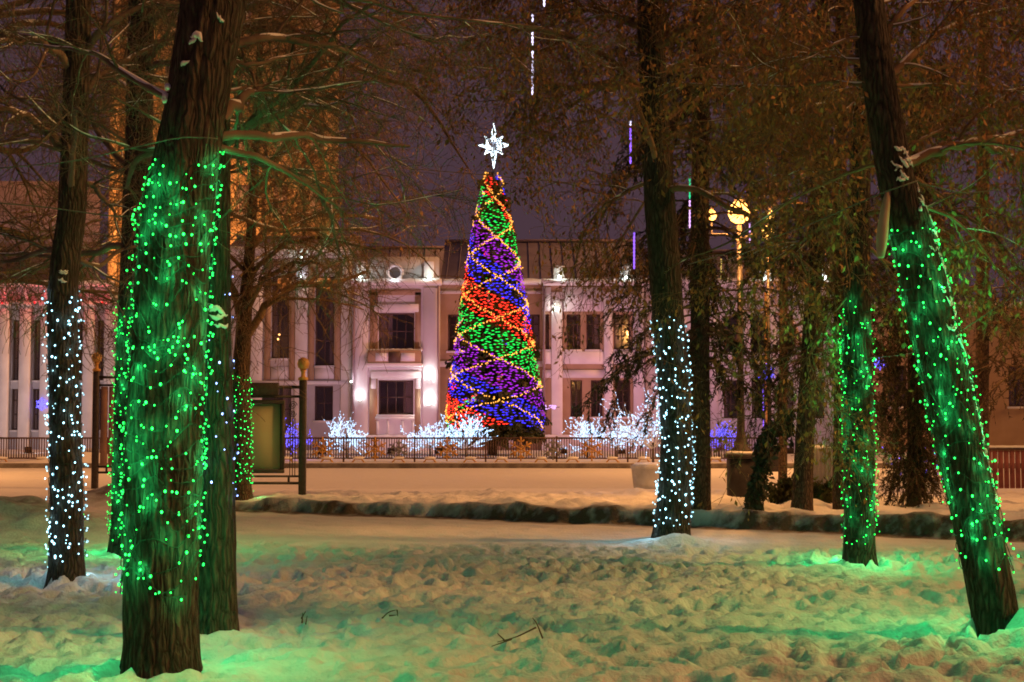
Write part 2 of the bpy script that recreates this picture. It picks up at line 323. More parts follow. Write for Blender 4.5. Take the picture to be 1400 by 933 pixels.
tc = t.nodes.new('ShaderNodeTexCoord'); n1 = t.nodes.new('ShaderNodeTexNoise'); n1.inputs['Scale'].default_value = 5; n1.inputs['Detail'].default_value = 8; t.links.new(tc.outputs['Object'], n1.inputs['Vector'])
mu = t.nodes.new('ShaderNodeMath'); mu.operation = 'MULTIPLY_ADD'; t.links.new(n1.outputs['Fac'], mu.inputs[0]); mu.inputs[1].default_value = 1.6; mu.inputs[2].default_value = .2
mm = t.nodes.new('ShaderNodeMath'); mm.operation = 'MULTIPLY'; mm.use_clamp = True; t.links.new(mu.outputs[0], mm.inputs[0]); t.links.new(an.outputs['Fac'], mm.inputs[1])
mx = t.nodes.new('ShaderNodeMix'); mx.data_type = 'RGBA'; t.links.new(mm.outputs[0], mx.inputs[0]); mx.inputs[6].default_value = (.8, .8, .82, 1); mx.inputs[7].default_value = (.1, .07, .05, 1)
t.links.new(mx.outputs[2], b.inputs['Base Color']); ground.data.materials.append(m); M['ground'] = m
tag(G().box(-90, 90, 47.85, 48.25, -.1, .155, .015).build('kerb', M['kerb']), kind='structure')

# ------------------------------------------------------------------ trees
def trunk_path(ctrl, d, top=None):
    pts = [P(x, y, d) for x, y, _ in ctrl]; rad = [wd / 2 * d / F for *_, wd in ctrl]
    z0 = gz(pts[0][0], d); 
    p0 = pts[0].copy(); p0[2] = min(p0[2], z0) - .2; pts.insert(0, p0); rad.insert(0, rad[0])
    if top:
        v = nrm(pts[-1] - pts[-2]); L = (top - pts[-1][2]) / max(v[2], .3); pts.append(pts[-1] + v * L); rad.append(rad[-1] * .6)
    return np.array(pts), np.array(rad)
def trunk_eval(pts, rad, z):
    z = np.asarray(z); return np.stack([np.interp(z, pts[:, 2], pts[:, 0]), np.interp(z, pts[:, 2], pts[:, 1]), z], -1), np.interp(z, pts[:, 2], rad)
def trunk_geo(pts, rad, sides=40, step=.05, rough=.08, flare=.28, seed=1):
    z = np.arange(pts[0][2], pts[-1][2], step); C, R = trunk_eval(pts, rad, z)
    k = max(1, int(.35 / step)); ker = np.ones(k) / k
    for A in (C[:, 0], C[:, 1], R):
        pad = np.pad(A, (k, k), mode='edge'); A[:] = np.convolve(pad, ker, 'same')[k:-k]
    a = np.linspace(0, 2 * np.pi, sides, endpoint=False); zz, aa = np.meshgrid(z, a, indexing='ij'); RR = R[:, None]
    circ = sides / 2.6
    cw = np.abs(vn(np.cos(aa) * circ * .36 + 40 + vn(zz * 2.2, aa * 0, seed) * .8, np.sin(aa) * circ * .36 + zz * 1.3, seed) - .5) * 2
    ridge = (1 - cw) - .55
    lump = fbm(np.cos(aa) * 1.3 + 9, np.sin(aa) * 1.3 + zz * .9, seed + 5, 3) - .45
    s = zz - (z[0] + .2)
    fl = flare * np.exp(-np.maximum(s, 0) / .13) * (.55 + .9 * np.maximum(0, np.cos(aa * 4 + seed)) * vn(aa, aa * 0, seed))
    r = RR * (1 + rough * ridge + .13 * lump + fl)
    V = np.stack([C[:, 0:1] + r * np.cos(aa), C[:, 1:2] + r * np.sin(aa), zz], -1)
    n = len(z); q = (np.arange(n - 1)[:, None] * sides + np.arange(sides)[None]); j2 = (np.arange(n - 1)[:, None] * sides + (np.arange(sides)[None] + 1) % sides)
    return V.reshape(-1, 3), [np.stack([q, j2, j2 + sides, q + sides], -1).reshape(-1, 4), np.array([np.arange((n - 1) * sides, n * sides)])]
def limb(pl, d, r0, r1, n=12):
    """pl: (px, py[, depth offset]) way-points of a limb"""
    pts = np.array([P(p[0], p[1], d + (p[2] if len(p) > 2 else 0)) for p in pl]); q = resample(pts, n)
    q[1:-1] += rng.normal(size=(n - 2, 3)) * .35 * r0; return q, np.linspace(r0, r1, n)
def rand_limbs(pts, rad, n, z0, z1, L, el=(10, 50), wob=.16, grav=-.015, az=None, nseg=11, rmax=.055):
    z = rng.uniform(z0, z1, n); C, R = trunk_eval(pts, rad, z); a = rng.uniform(0, 2 * np.pi, n) if az is None else np.radians(rng.uniform(az[0], az[1], n))
    e = np.radians(rng.uniform(el[0], el[1], n)); dr = np.stack([np.cos(a) * np.cos(e), np.sin(a) * np.cos(e), np.sin(e)], 1)
    q = walk(C, dr, rng.uniform(L[0], L[1], n), nseg, wob, grav); r0 = np.minimum(R * .5, rng.uniform(.4, 1, n) * rmax); return q, r0[:, None] * np.linspace(1, .3, nseg + 1)[None]
def crown(tree, limbs, k=(7, 6, 4), L=((.7, 1.5), (.35, .8), (.2, .45)), grav=(-.03, -.05, -.06), rmin=.0035, m='twig', leaves=0, leafsize=.05, snow=.5, up=(.12, .05, 0), name='crown'):
    g = G(); ends = []
    q, r = limbs; V, Fq = tubes(q, r, 7); g.add(V, [Fq])
    for lv in range(3):
        q, r = spawn(q, r, k[lv], L[lv], (8, 6, 4)[lv], (.16, .2, .24)[lv], grav[lv], .75, .85, up[lv], (.15, .12, .1)[lv], .5, rmin * (1.6, 1.2, 1)[lv])
        ok_ = np.all([gap(q[:, k_]) for k_ in range(q.shape[1])], 0); q = q[ok_]; r = r[ok_]
        V, Fq = tubes(q, r, (4, 3, 3)[lv]); g.add(V, [Fq])
        if lv: ends.append(q.reshape(-1, 3))
        else: q2s, r2s = q, r
    o = g.build(name, M[m], tree, True); tag(o, kind='stuff')
    for (q, r), nn in ((limbs, 40), ((q2s, r2s), 14)) if snow else ():
        T = nrm(np.gradient(q, axis=1)); hz = np.clip((.85 - np.abs(T[..., 2])) * 3, 0, 1)
        # resample finer so that the cover breaks up
        qq = np.stack([resample(a, nn) for a in q]); rr = np.stack([np.interp(np.linspace(0, 1, nn), np.linspace(0, 1, r.shape[1]), a * b) for a, b in zip(r, hz)])
        rr = rr * np.clip((vn(qq[..., 0] * 5 + qq[..., 1] * 3, qq[..., 2] * 4, 91) - (1 - snow) * .75) * 5, 0, 1)
        V, Fq = tubes(qq + np.array([0, 0, 1.]) * (rr * .55)[..., None], rr * .72, 6); keep = (rr.repeat(6).reshape(-1)[Fq] > 1e-4).any(1)
        s = part('limb_snow', V, Fq[keep], M['snow'], tree, True); tag(s, kind='stuff')
    if leaves:
        P0 = np.concatenate(ends); P0 = P0[rng.integers(0, len(P0), leaves)] + rng.normal(size=(leaves, 3)) * .05
        leaf_cards(tree, P0, leafsize, 'leaf', 'dry_leaves')
    return o
def gap(P0):                                  # holes cut in the crowns along the camera's sightline so the lantern shows
    k = np.ones(len(P0), bool)
    for x, y, z, r in ((1.75, 10.8, 3.17, .26), (2.3, 14.2, 3.67, .32), (2.55, 15.8, 3.9, .38), (2.8, 17.3, 4.12, .4), (3.03, 18.8, 4.34, .42), (3.3, 20.4, 4.58, .44), (3.55, 22.0, 4.81, .46), (3.9, 24.0, 5.1, .5), (4.2, 25.6, 5.33, .5)): k &= ((P0 - np.array([x, y, z])) ** 2).sum(1) > r * r
    return k
def leaf_cards(tree, P0, size, m, name):
    P0 = P0[gap(P0)]; n = len(P0); dn = nrm(rng.normal(size=(n, 3)) * .6 + np.array([0, 0, -1.])); sd_ = nrm(np.cross(dn, rng.normal(size=(n, 3)))); nr = np.cross(dn, sd_)
    Ls = size * rng.uniform(.6, 1.7, (n, 1)); W = Ls * rng.uniform(.16, .3, (n, 1))
    a = P0; c = P0 + dn * Ls; mid = P0 + dn * Ls * .5; b1 = mid + sd_ * W + nr * W * .4; b2 = mid - sd_ * W + nr * W * .4
    V = np.stack([a, b1, c, b2], 1).reshape(-1, 3); i = np.arange(n)[:, None] * 4
    return tag(part(name, V, np.concatenate([i + [[0, 1, 2]], i + [[0, 2, 3]]]), M[m], tree), kind='stuff')
def cat_limbs(*ls): return np.concatenate([l[0] if l[0].ndim == 3 else l[0][None] for l in ls]), np.concatenate([l[1] if l[1].ndim == 2 else l[1][None] for l in ls])
def tree(label, ctrl, d, top, sides, step, m='bark', rough=.08, flare=.28, seed=1, group=None):
    pts, rad = trunk_path(ctrl, d, top); base = pts[0] + [0, 0, .2]
    t = thing('bare_tree', label, 'tree', base, group); V, Fs = trunk_geo(pts, rad, sides, step, rough, flare, seed); part('trunk', V, Fs, M[m], t, True)
    return t, pts, rad
def snow_lumps(tree_, name, items):          # items: (centre, rx, ry, rz)
    g = G(); 
    for c, rx, ry, rz in items:
        n = 9; mth = 5; V = []; 
        for i in range(mth + 1):
            th = math.pi * i / mth
            for j in range(n):
                ph = 2 * math.pi * j / n; k = 1 + .3 * (rng.random() - .5)
                V.append((c[0] + rx * k * math.sin(th) * math.cos(ph), c[1] + ry * k * math.sin(th) * math.sin(ph), c[2] + rz * k * math.cos(th)))
        q = [(i * n + j, i * n + (j + 1) % n, (i + 1) * n + (j + 1) % n, (i + 1) * n + j) for i in range(mth) for j in range(n)]
        g.add(V, [np.array(q)])
    return tag(g.build(name, M['snow'], tree_, True), kind='stuff')

def bark_snow(tree_, name, pts, rad, items):    # items: (z, a0, a1, r) ledges of snow caught on the bark
    g = G()
    for z, a0, a1, r in items:
        n = 9; a = np.radians(np.linspace(a0, a1, n)); zz = z + .012 * np.cumsum(rng.normal(size=n)); C, R = trunk_eval(pts, rad, zz)
        q = C + np.stack([R * 1.03 * np.cos(a), R * 1.03 * np.sin(a), 0 * a], 1); g.tube(q, r * np.sin(np.linspace(.15, np.pi - .15, n)) * rng.uniform(.6, 1.3, n), 6)
    return tag(g.build(name, M['snow'], tree_, True), kind='stuff')
ICO_V, ICO_F = None, None
def ico(r):
    import bmesh
    b = bmesh.new(); bmesh.ops.create_icosphere(b, subdivisions=1, radius=r); b.verts.ensure_lookup_table()
    V = np.array([v.co[:] for v in b.verts]); Fs = np.array([[v.index for v in f.verts] for f in b.faces]); b.free(); return V, Fs
ICO_V, ICO_F = ico(1.0)
def garland(label, cat, pts, rad, z0, z1, gap, space, em, br, seed, front=300, cable='cable_green', zj=.05):
    """string of bulbs wound round a trunk between heights z0 and z1"""
    r = np.random.default_rng(seed); turns = (z1 - z0) / gap; n = int(turns * 40); u = np.linspace(0, 1, n)
    ph = u * turns * 2 * np.pi + r.uniform(0, 6); z = z0 + (z1 - z0) * u + zj * 2.2 * (vn(np.cos(ph) * 1.7 + 20, np.sin(ph) * 1.7 + u * turns * .35, seed) - .5) * 2
    z = np.clip(z, z0 - .05, z1 + .08)
    C, R = trunk_eval(pts, rad, z); R = R * 1.07 + .006
    Q = C + np.stack([R * np.cos(ph), R * np.sin(ph), 0 * z], 1)
    Lc = np.concatenate([[0], np.cumsum(np.linalg.norm(np.diff(Q, axis=0), axis=1))])
    root = thing('light_garland', label, cat, (Q[0][0], C[0][1], z0))
    V, Fq = tubes(Q[None], np.full((1, n), .0035), 4); part('cable', V, Fq, M[cable], root, True)
    s = []; t_ = .05
    while t_ < Lc[-1]: s.append(t_); t_ += space * r.choice([.25, .5, .9, 1.1, 1.4, 2.0])
    s = np.array(s); B = np.stack([np.interp(s, Lc, Q[:, k]) for k in range(3)], 1); phb = np.interp(s, Lc, ph)
    B += np.stack([np.cos(phb), np.sin(phb), 0 * s], 1) * r.uniform(.002, .02, (len(s), 1)) + r.normal(size=B.shape) * .012
    order = np.argsort(B[:, 1] - np.interp(B[:, 2], pts[:, 2], pts[:, 1])); near = order[:front]; rest = order[front:]
    me = mesh('bulb', ICO_V * br * np.array([1, 1, 1.25]), ICO_F, E[em], True)
    for i in near: k = r.choice([.55, .75, .9, 1.05, 1.25]); inst('bulb', me, root, B[i], (0, r.normal() * .3, phb[i] + r.normal() * .4), (k, k, k))
    # the light the string gives off: a soft halo on the bark and a wash outward
    col, wo_, wi_ = GLOW[em]; halo = bpy.data.lights.new('bulb_halo', 'POINT'); halo.energy = wi_; halo.color = col; halo.shadow_soft_size = .02
    wash = bpy.data.lights.new('bulb_wash', 'SPOT'); wash.energy = wo_; wash.color = col; wash.shadow_soft_size = .04; wash.spot_size = math.radians(165); wash.spot_blend = .7
    for i in range(0, len(B), 5):
        link(bpy.data.objects.new('bulb_halo', halo), root, B[i] + .022 * np.array([math.cos(phb[i]), math.sin(phb[i]), 0]))
    for i in np.linspace(0, len(B) - 1, 12).astype(int):
        lo = link(bpy.data.objects.new('bulb_wash', wash), root, B[i] + .05 * np.array([math.cos(phb[i]), math.sin(phb[i]), 0])); lo.rotation_euler = Vector((math.cos(phb[i]), math.sin(phb[i]), -.85)).to_track_quat('-Z', 'Y').to_euler()
    if len(rest):
        V = (B[rest][:, None] + ICO_V[None] * br).reshape(-1, 3); Fs = (ICO_F[None] + (np.arange(len(rest)) * 12)[:, None, None]).reshape(-1, 3)
        tag(part('rear_bulbs', V, Fs, E['green_rear'], root, True), kind='stuff')
    return root

# --- main near tree, wrapped in green
d = 9.15
tA, pA, rA = tree('broad near trunk wrapped in green lights, closest to the camera on the left', [(220, 915, 96), (219, 800, 95), (225, 600, 98), (234, 400, 97), (241, 300, 96), (258, 200, 86), (276, 100, 84), (293, 0, 90)], d, 6.2, 96, .025, rough=.11, flare=.2, seed=3)
hl = [limb([(290, 190), (350, 180, .2), (400, 184, .5), (470, 192, 1), (560, 200, 1.4)], d, .034, .012), limb([(292, 200), (350, 212, .3), (400, 235, .6), (470, 290, 1)], d, .028, .008),
      limb([(300, 165), (330, 135, .3), (372, 118, .7)], d, .05, .012), limb([(250, 150), (190, 110, .5), (120, 70, 1.2), (40, 60, 2)], d, .03, .01),
      limb([(300, 70), (370, 50, .6), (450, 60, 1.1), (540, 100, 1.7)], d, .035, .01), limb([(285, 80), (350, 90, .5), (400, 75, .7)], d, .022, .01)]
crown(tA, cat_limbs(*hl, rand_limbs(pA, rA, 6, 3.6, 6.0, (1.4, 2.6), (5, 45), az=(10, 150), rmax=.03)), (6, 6, 4), ((.5, 1.1), (.25, .6), (.15, .35)), rmin=.0026, snow=.6)
bark_snow(tA, 'bark_snow', pA, rA, [(PZ(py, d), a - w2, a + w2, r_) for py, a, w2, r_ in ((62, -95, 12, .018), (70, -100, 9, .012), (97, -110, 9, .014), (128, -150, 14, .02), (134, -155, 12, .02), (140, -150, 10, .016), (30, -60, 8, .01))])
garland('green light string wound round the closest broad trunk', 'light string', pA, rA, PZ(800, d), PZ(215, d), .088, .092, 'green', .0078, 11, 300, zj=.09)

# --- dark trunk right behind it with sparse blue-white lights
d = 10.7
tB, pB, rB = tree('dark unlit trunk base just right of the green-wrapped near trunk', [(294, 865, 58), (294, 750, 54), (294, 600, 50), (296, 450, 40), (298, 370, 32), (299, 200, 30)], d, 6, 72, .03, rough=.11, flare=.16, seed=9)
crown(tB, rand_limbs(pB, rB, 9, 3.4, 5.8, (1.3, 2.6), (5, 40)), (6, 6, 4), ((.5, 1.1), (.25, .6), (.15, .35)), rmin=.0028)
bark_snow(tB, 'fork_snow', pB, rB, [(PZ(py, d), a - w2, a + w2, r_) for py, a, w2, r_ in ((420, -90, 35, .022), (428, -85, 45, .026), (436, -70, 40, .022), (446, -60, 30, .018))])
garland('sparse blue-white light string on the dark trunk behind the near green one', 'light string', pB, rB, PZ(668, d), PZ(370, d), .3, .2, 'bluewhite', .0075, 15, 300, 'cable_green', .12)

# --- trunk wrapped in green, half hidden behind the near one
d = 17.3
tC, pC, rC = tree('trunk wrapped in green lights, half hidden behind the closest trunk', [(182, 757, 62), (184, 600, 58), (186, 400, 46), (190, 200, 36), (194, 0, 34)], d, 9.5, 48, .05, seed=13)
crown(tC, cat_limbs(limb([(186, 330), (130, 345, .5), (60, 350, 1), (-20, 345, 1.5)], d, .05, .015), limb([(188, 240), (140, 190, .8), (90, 100, 1.5)], d, .05, .015), limb([(190, 90), (215, 70, -.2), (240, 45, -.5)], d, .04, .02), rand_limbs(pC, rC, 14, 4.5, 9, (2, 4), (5, 45))), (7, 6, 4), rmin=.0042)
garland('dense green light string on the half hidden trunk behind the closest one', 'light string', pC, rC, PZ(735, d), PZ(415, d), .1, .1, 'green', .0078, 21, 300)

# --- left trunk with cold white lights
d = 14.1
tD, pD, rD = tree('trunk wrapped in cold white lights at the far left', [(92, 795, 46), (92, 700, 43), (88, 550, 40), (85, 420, 39), (90, 350, 38), (98, 300, 37), (104, 150, 34), (108, 0, 34)], d, 8, 56, .04, seed=17)
crown(tD, cat_limbs(limb([(92, 205), (60, 180, -.2), (30, 152, -.4), (0, 148, -.6), (-30, 150, -.8)], d, .055, .02), limb([(100, 100), (70, 62, -.2), (30, 54, -.3), (-20, 60, -.6)], d, .05, .018), limb([(100, 350), (130, 370, .3), (165, 340, .8), (230, 330, 1.2)], d, .03, .012), limb([(98, 330), (60, 345, .3), (10, 360, .7), (-30, 355, 1)], d, .035, .012),
    limb([(112, 240), (140, 270, .2), (165, 300, .4)], d, .035, .012), limb([(108, 130), (160, 90, .3), (230, 50, .8)], d, .04, .015), rand_limbs(pD, rD, 10, 3.6, 7.5, (1.8, 3.2), (0, 45))), (7, 6, 4), rmin=.0036, snow=.55)
bark_snow(tD, 'fork_snow', pD, rD, [(PZ(py, d), -95, -60, .016) for py in (372, 378, 383)])
garland('cold white light string wound round the trunk at the far left', 'light string', pD, rD, PZ(770, d), PZ(400, d), .105, .1, 'white', .0098, 25, 300)

# --- forked tree by the notice board
d = 26.8
tE, pE, rE = tree('forked tree with green lit trunk beside the notice board', [(330, 684, 27), (330, 600, 26), (329, 520, 24), (334, 440, 20), (342, 340, 14), (350, 200, 11), (356, 60, 9)], d, 12, 30, .08, m='bark_red', seed=23)
hl = [limb([(332, 470), (350, 430), (380, 400, .3), (420, 385, .7), (470, 385, 1), (500, 372, 1.3)], d, .09, .03), limb([(332, 440), (318, 400), (305, 360), (300, 300)], d, .09, .03), limb([(334, 430), (360, 380, -.4), (400, 360, -.8), (440, 362, -1.2)], d, .07, .02),
      limb([(342, 340), (370, 310, .4), (410, 298, .8), (460, 290, 1.4), (520, 300, 2)], d, .08, .03), limb([(338, 380), (390, 330, -.5), (450, 325, -1), (520, 345, -1.5)], d, .05, .02), limb([(346, 270), (390, 200, .6), (450, 130, 1.2), (530, 95, 2)], d, .07, .02), limb([(350, 200), (400, 120, -.6), (470, 70, -1.2), (560, 60, -2)], d, .06, .02)]
crown(tE, cat_limbs(*hl, rand_limbs(pE, rE, 14, 4, 12, (2, 4.5), (0, 50))), (8, 7, 4), ((1, 2.2), (.5, 1.1), (.25, .6)), grav=(-.06, -.09, -.08), rmin=.006, m='twig_warm', snow=.3)
garland('green light string on the forked tree beside the notice board', 'light string', pE, rE, PZ(668, d), PZ(510, d), .11, .1, 'teal', .0095, 29, 300)

# --- unlit tree behind the near ones, its twigs hanging in front of the tower
d = 24.0
tF, pF, rF = tree('tall bare tree whose hanging twigs fill the sky left of the Christmas tree', [(243, 705, 40), (246, 400, 34), (270, 200, 30), (330, 0, 26)], d, 12, 28, .1, seed=31)
hl = [limb([(330, 40), (400, 35, -.5), (470, 95, -1), (540, 105, -1), (600, 150, -1.5), (640, 230, -2)], d, .08, .015), limb([(300, 100), (380, 30, .5), (440, 0, 1), (520, 10, 1.5), (600, 70, 2)], d, .07, .015), limb([(280, 170), (380, 150, 1), (440, 170, 1), (500, 210, 1.5), (560, 300, 2)], d, .05, .012),
      limb([(320, 20), (420, -40, -1), (520, -30, -1.5), (590, 30, -2), (625, 110, -2.4)], d, .06, .012), limb([(330, 0), (430, 60, 1), (480, 150, 1.5), (505, 260, 2)], d, .05, .012), limb([(260, 260), (370, 320, .6), (480, 310, .8), (560, 330, 1), (600, 380, 1.3)], d, .045, .01)]
crown(tF, cat_limbs(*hl, rand_limbs(pF, rF, 16, 5, 12, (2, 4.5), (0, 40))), (8, 7, 4), ((.9, 2.0), (.5, 1.1), (.25, .6)), grav=(-.1, -.12, -.1), rmin=.0045, m='twig_warm', snow=.5, leaves=1400, leafsize=.07)

# --- bare tree beyond the left edge
d = 21.0
tG, pG, rG = tree('bare tree at the left edge with twigs reaching over the pale building', [(-40, 722, 44), (-35, 400, 38), (-20, 100, 30)], d, 11, 24, .12, seed=37)
crown(tG, cat_limbs(limb([(-30, 300), (20, 320, .5), (70, 330, 1), (140, 300, 1.5)], d, .06, .015), limb([(-30, 200), (40, 210, .5), (90, 160, .8), (160, 150, 1)], d, .06, .015), limb([(-30, 60), (40, 30, 1), (130, 40, 1.5), (220, 20, 2)], d, .07, .02), rand_limbs(pG, rG, 14, 3.5, 10, (2, 4.5), (0, 40), az=(-90, 90))), (8, 7, 4), ((.9, 1.9), (.45, 1), (.25, .5)), grav=(-.06, -.08, -.08), rmin=.005, m='twig_warm', snow=.4)

# --- right trunk with cold white lights
d = 18.8
tH, pH, rH = tree('slightly bent trunk wrapped in cold white lights right of the Christmas tree', [(917, 740, 50), (922, 690, 46), (925, 600, 42), (921, 520, 42), (914, 440, 42), (903, 300, 42), (894, 150, 38), (888, 0, 34)], d, 9, 56, .04, seed=41)
hl = [limb([(888, 140), (860, 108, -.2), (830, 77, -.4), (780, 50, -.6), (730, 38, -.8), (690, 26, -1), (650, 40, -1.2), (612, 40, -1.4)], d, .06, .02), limb([(880, 72), (920, 52, -.3), (960, 25, -.6), (1010, 10, -.9), (1080, 0, -1.1)], d, .06, .03), limb([(690, 26, -1), (700, 70, -1), (740, 120, -.8), (725, 180, -.8)], d, .022, .006),
      limb([(890, 120), (820, 120, .5), (770, 150, 1), (735, 210, 1.4)], d, .04, .012), limb([(885, 40), (800, 10, .5), (730, 20, 1), (680, 70, 1.4)], d, .04, .01), limb([(895, 170), (960, 130, .6), (1030, 120, 1), (1090, 150, 1.5)], d, .04, .012), limb([(900, 250), (850, 260, .8), (800, 310, 1.5), (780, 380, 2)], d, .035, .008)]
crown(tH, cat_limbs(*hl, rand_limbs(pH, rH, 18, 4.5, 9, (1.6, 3.4), (-5, 35))), (8, 6, 5), ((.7, 1.6), (.35, .9), (.2, .45)), grav=(-.08, -.14, -.14), rmin=.004, m='twig_warm', snow=.4, leaves=15000, leafsize=.062)
garland('cold white light string on the bent trunk right of the Christmas tree', 'light string', pH, rH, PZ(715, d), PZ(438, d), .105, .11, 'white', .012, 45, 300)

# --- right trunk with green lights
d = 15.8
tI, pI, rI = tree('straight trunk wrapped in green lights between the pines and the leaning tree', [(1175, 772, 41), (1175, 650, 40), (1172, 500, 39), (1172, 380, 36), (1176, 250, 28), (1180, 100, 24), (1185, 0, 22)], d, 8, 52, .04, seed=47)
hl = [limb([(1180, 270), (1160, 200, .5), (1100, 150, 1), (1040, 160, 1.4)], d, .04, .012), limb([(1172, 390), (1130, 440, -.2), (1090, 520, -.4)], d, .012, .004), limb([(1180, 160), (1230, 100, .5), (1300, 90, 1), (1380, 120, 1.5)], d, .045, .012), limb([(1182, 90), (1120, 40, .5), (1060, 30, 1)], d, .04, .01), limb([(1180, 230), (1250, 240, .6), (1320, 300, 1.2), (1370, 380, 1.8)], d, .04, .01), limb([(1174, 330), (1240, 380, 1), (1300, 400, 1.5), (1390, 390, 2)], d, .025, .008)]
crown(tI, cat_limbs(*hl, rand_limbs(pI, rI, 18, 3.6, 8, (1.6, 3.2), (-10, 35))), (8, 6, 5), ((.6, 1.5), (.35, .8), (.2, .45)), grav=(-.1, -.15, -.15), rmin=.0036, m='twig_warm', snow=.25, leaves=16000, leafsize=.055)
garland('green light string on the straight trunk left of the leaning tree', 'light string', pI, rI, PZ(738, d), PZ(420, d), .1, .11, 'green', .0078, 49, 300)

# --- leaning tree in front
d = 10.8
ctrl = [(1366, 862, 60), (1352, 790, 62), (1322, 650, 62), (1289, 500, 64), (1266, 400, 62), (1246, 310, 58), (1226, 250, 50), (1204, 130, 46), (1187, 0, 40)]
tJ, pJ, rJ = tree('leaning snow-streaked trunk wrapped in green lights at the right edge', ctrl, d, 6.4, 84, .025, rough=.1, flare=.1, seed=53)
hl = [limb([(1235, 225), (1280, 207, .1), (1310, 195, .2), (1345, 198, .3), (1375, 190, .4), (1420, 178, .5)], d, .04, .028), limb([(1345, 198, .3), (1375, 212, .35), (1420, 222, .5)], d, .03, .02), limb([(1190, 85), (1130, 80, .2), (1080, 80, .4), (1022, 93, .7)], d, .02, .009), limb([(1200, 120), (1260, 60, .5), (1330, 20, 1), (1400, 10, 1.4)], d, .035, .012), limb([(1240, 280), (1290, 290, .3), (1340, 330, .6), (1380, 400, .9)], d, .018, .005),
      limb([(1195, 60), (1240, 10, .3), (1300, -30, .6)], d, .03, .01)]
crown(tJ, cat_limbs(*hl, rand_limbs(pJ, rJ, 10, 3.6, 6.2, (1.0, 2.2), (-10, 35), az=(-20, 200), rmax=.022)), (6, 6, 4), ((.4, .9), (.2, .5), (.12, .3)), grav=(-.1, -.15, -.15), rmin=.0024, m='twig_warm', snow=.75, leaves=7000, leafsize=.045)
it = []
for py in list(np.arange(258, 470, 4.2)) + list(np.arange(470, 690, 8)):
    a = rng.uniform(-70, 5) if py < 470 else rng.uniform(-40, 5); wd = rng.uniform(10, 30); it.append((PZ(py, d), a - wd / 2, a + wd / 2, rng.uniform(.006, .014)))
for py in np.arange(202, 256, 4): a = rng.uniform(-100, -20); it.append((PZ(py, d), a - 14, a + 14, rng.uniform(.008, .015)))
bark_snow(tJ, 'bark_snow', pJ, rJ, it)
# broken stub hanging at the fork
g = G(); a, b_ = P(1214, 262, d - .1), P(1204, 352, d - .2); q = resample([a, a * .5 + b_ * .5 + [-.01, 0, 0], b_], 8); g.tube(q, [.02, .03, .036, .04, .045, .045, .04, .028], 6); g.build('broken_stub', M['palewood'], tJ)
garland('green light string on the leaning snow-streaked trunk', 'light string', pJ, rJ, PZ(778, d), PZ(312, d), .11, .105, 'green', .0078, 57, 300, zj=.08)

# --- spruces behind the snow bank
def spruce(label, ctrl, d, top, z0, z1, n, Lf, m, seed, k2=13, kn=16, droop=-.09, az=None, nl=.075, e0=(-8, 18)):
    pts, rad = trunk_path(ctrl, d, top); t = thing('spruce_tree', label, 'tree', pts[0] + [0, 0, .2])
    V, Fs = trunk_geo(pts, rad, 26, .1, .08, .12, seed); part('trunk', V, Fs, M['bark_red'], t, True)
    z = rng.uniform(z0, z1, n); C, R = trunk_eval(pts, rad, z); a = rng.uniform(0, 2 * np.pi, n) if az is None else np.radians(rng.uniform(*az, n)); e = np.radians(rng.uniform(*e0, n))
    L = np.array([Lf(v) for v in z]) * rng.uniform(.6, 1.1, n)
    q = walk(C, np.stack([np.cos(a) * np.cos(e), np.sin(a) * np.cos(e), np.sin(e)], 1), L, 10, .1, droop); r = np.full((n, 1), .02) * np.linspace(1, .25, 11)[None]
    g = G(); V, Fq = tubes(q, r, 4); g.add(V, [Fq])
    q2, r2 = spawn(q, r, k2, (.22, .6), 5, .14, -.22, .6, .6, -.25, .2, .4, .004); ok_ = np.all([gap(q2[:, k_]) for k_ in range(6)], 0); q2 = q2[ok_]; r2 = r2[ok_]; V, Fq = tubes(q2, r2, 3); g.add(V, [Fq]); tag(g.build('boughs', M['twig_warm'], t, True), kind='stuff')
    A = q2[rng.integers(0, len(q2), len(q2) * kn), :]; A = A[gap(A[:, 2])]; i = rng.integers(0, 5, len(A)); f = rng.random((len(A), 1)); k = np.arange(len(A))
    p0 = A[k, i] * (1 - f) + A[k, i + 1] * f; tn = nrm(A[k, i + 1] - A[k, i]); dn = nrm(tn * .8 + rng.normal(size=p0.shape) * .55); sd_ = nrm(np.cross(dn, rng.normal(size=p0.shape)))
    Ls = nl * rng.uniform(.6, 1.4, (len(A), 1)); V = np.stack([p0 - sd_ * Ls * .12, p0 + sd_ * Ls * .12, p0 + dn * Ls], 1).reshape(-1, 3)
    tag(part('needles', V, np.arange(len(V)).reshape(-1, 3), M[m], t), kind='stuff'); return t
spruce('tall dark spruce standing right beside the white-lit bent trunk', [(958, 697, 28), (957, 500, 26), (957, 300, 25), (960, 0, 23)], 22.2, 9.5, 2.3, 9, 140, lambda z: 2.25 - .07 * z, 'needle', 61, droop=-.12, kn=24, nl=.085)
spruce('spruce with curved reddish trunk between the lamp post and the green-lit trunk', [(1096, 699, 28), (1100, 600, 25), (1108, 450, 22), (1116, 340, 20), (1125, 0, 18)], 21.5, 9, 2.2, 8.5, 85, lambda z: 1.5 - .05 * z, 'needle_dry', 63, droop=-.13)
spruce('thin dark spruce directly behind the green-lit straight trunk', [(1150, 701, 22), (1150, 500, 20), (1148, 300, 18), (1150, 0, 15)], 21.9, 9, 2.0, 8.5, 70, lambda z: 1.3 - .05 * z, 'needle_dry', 65, droop=-.13)
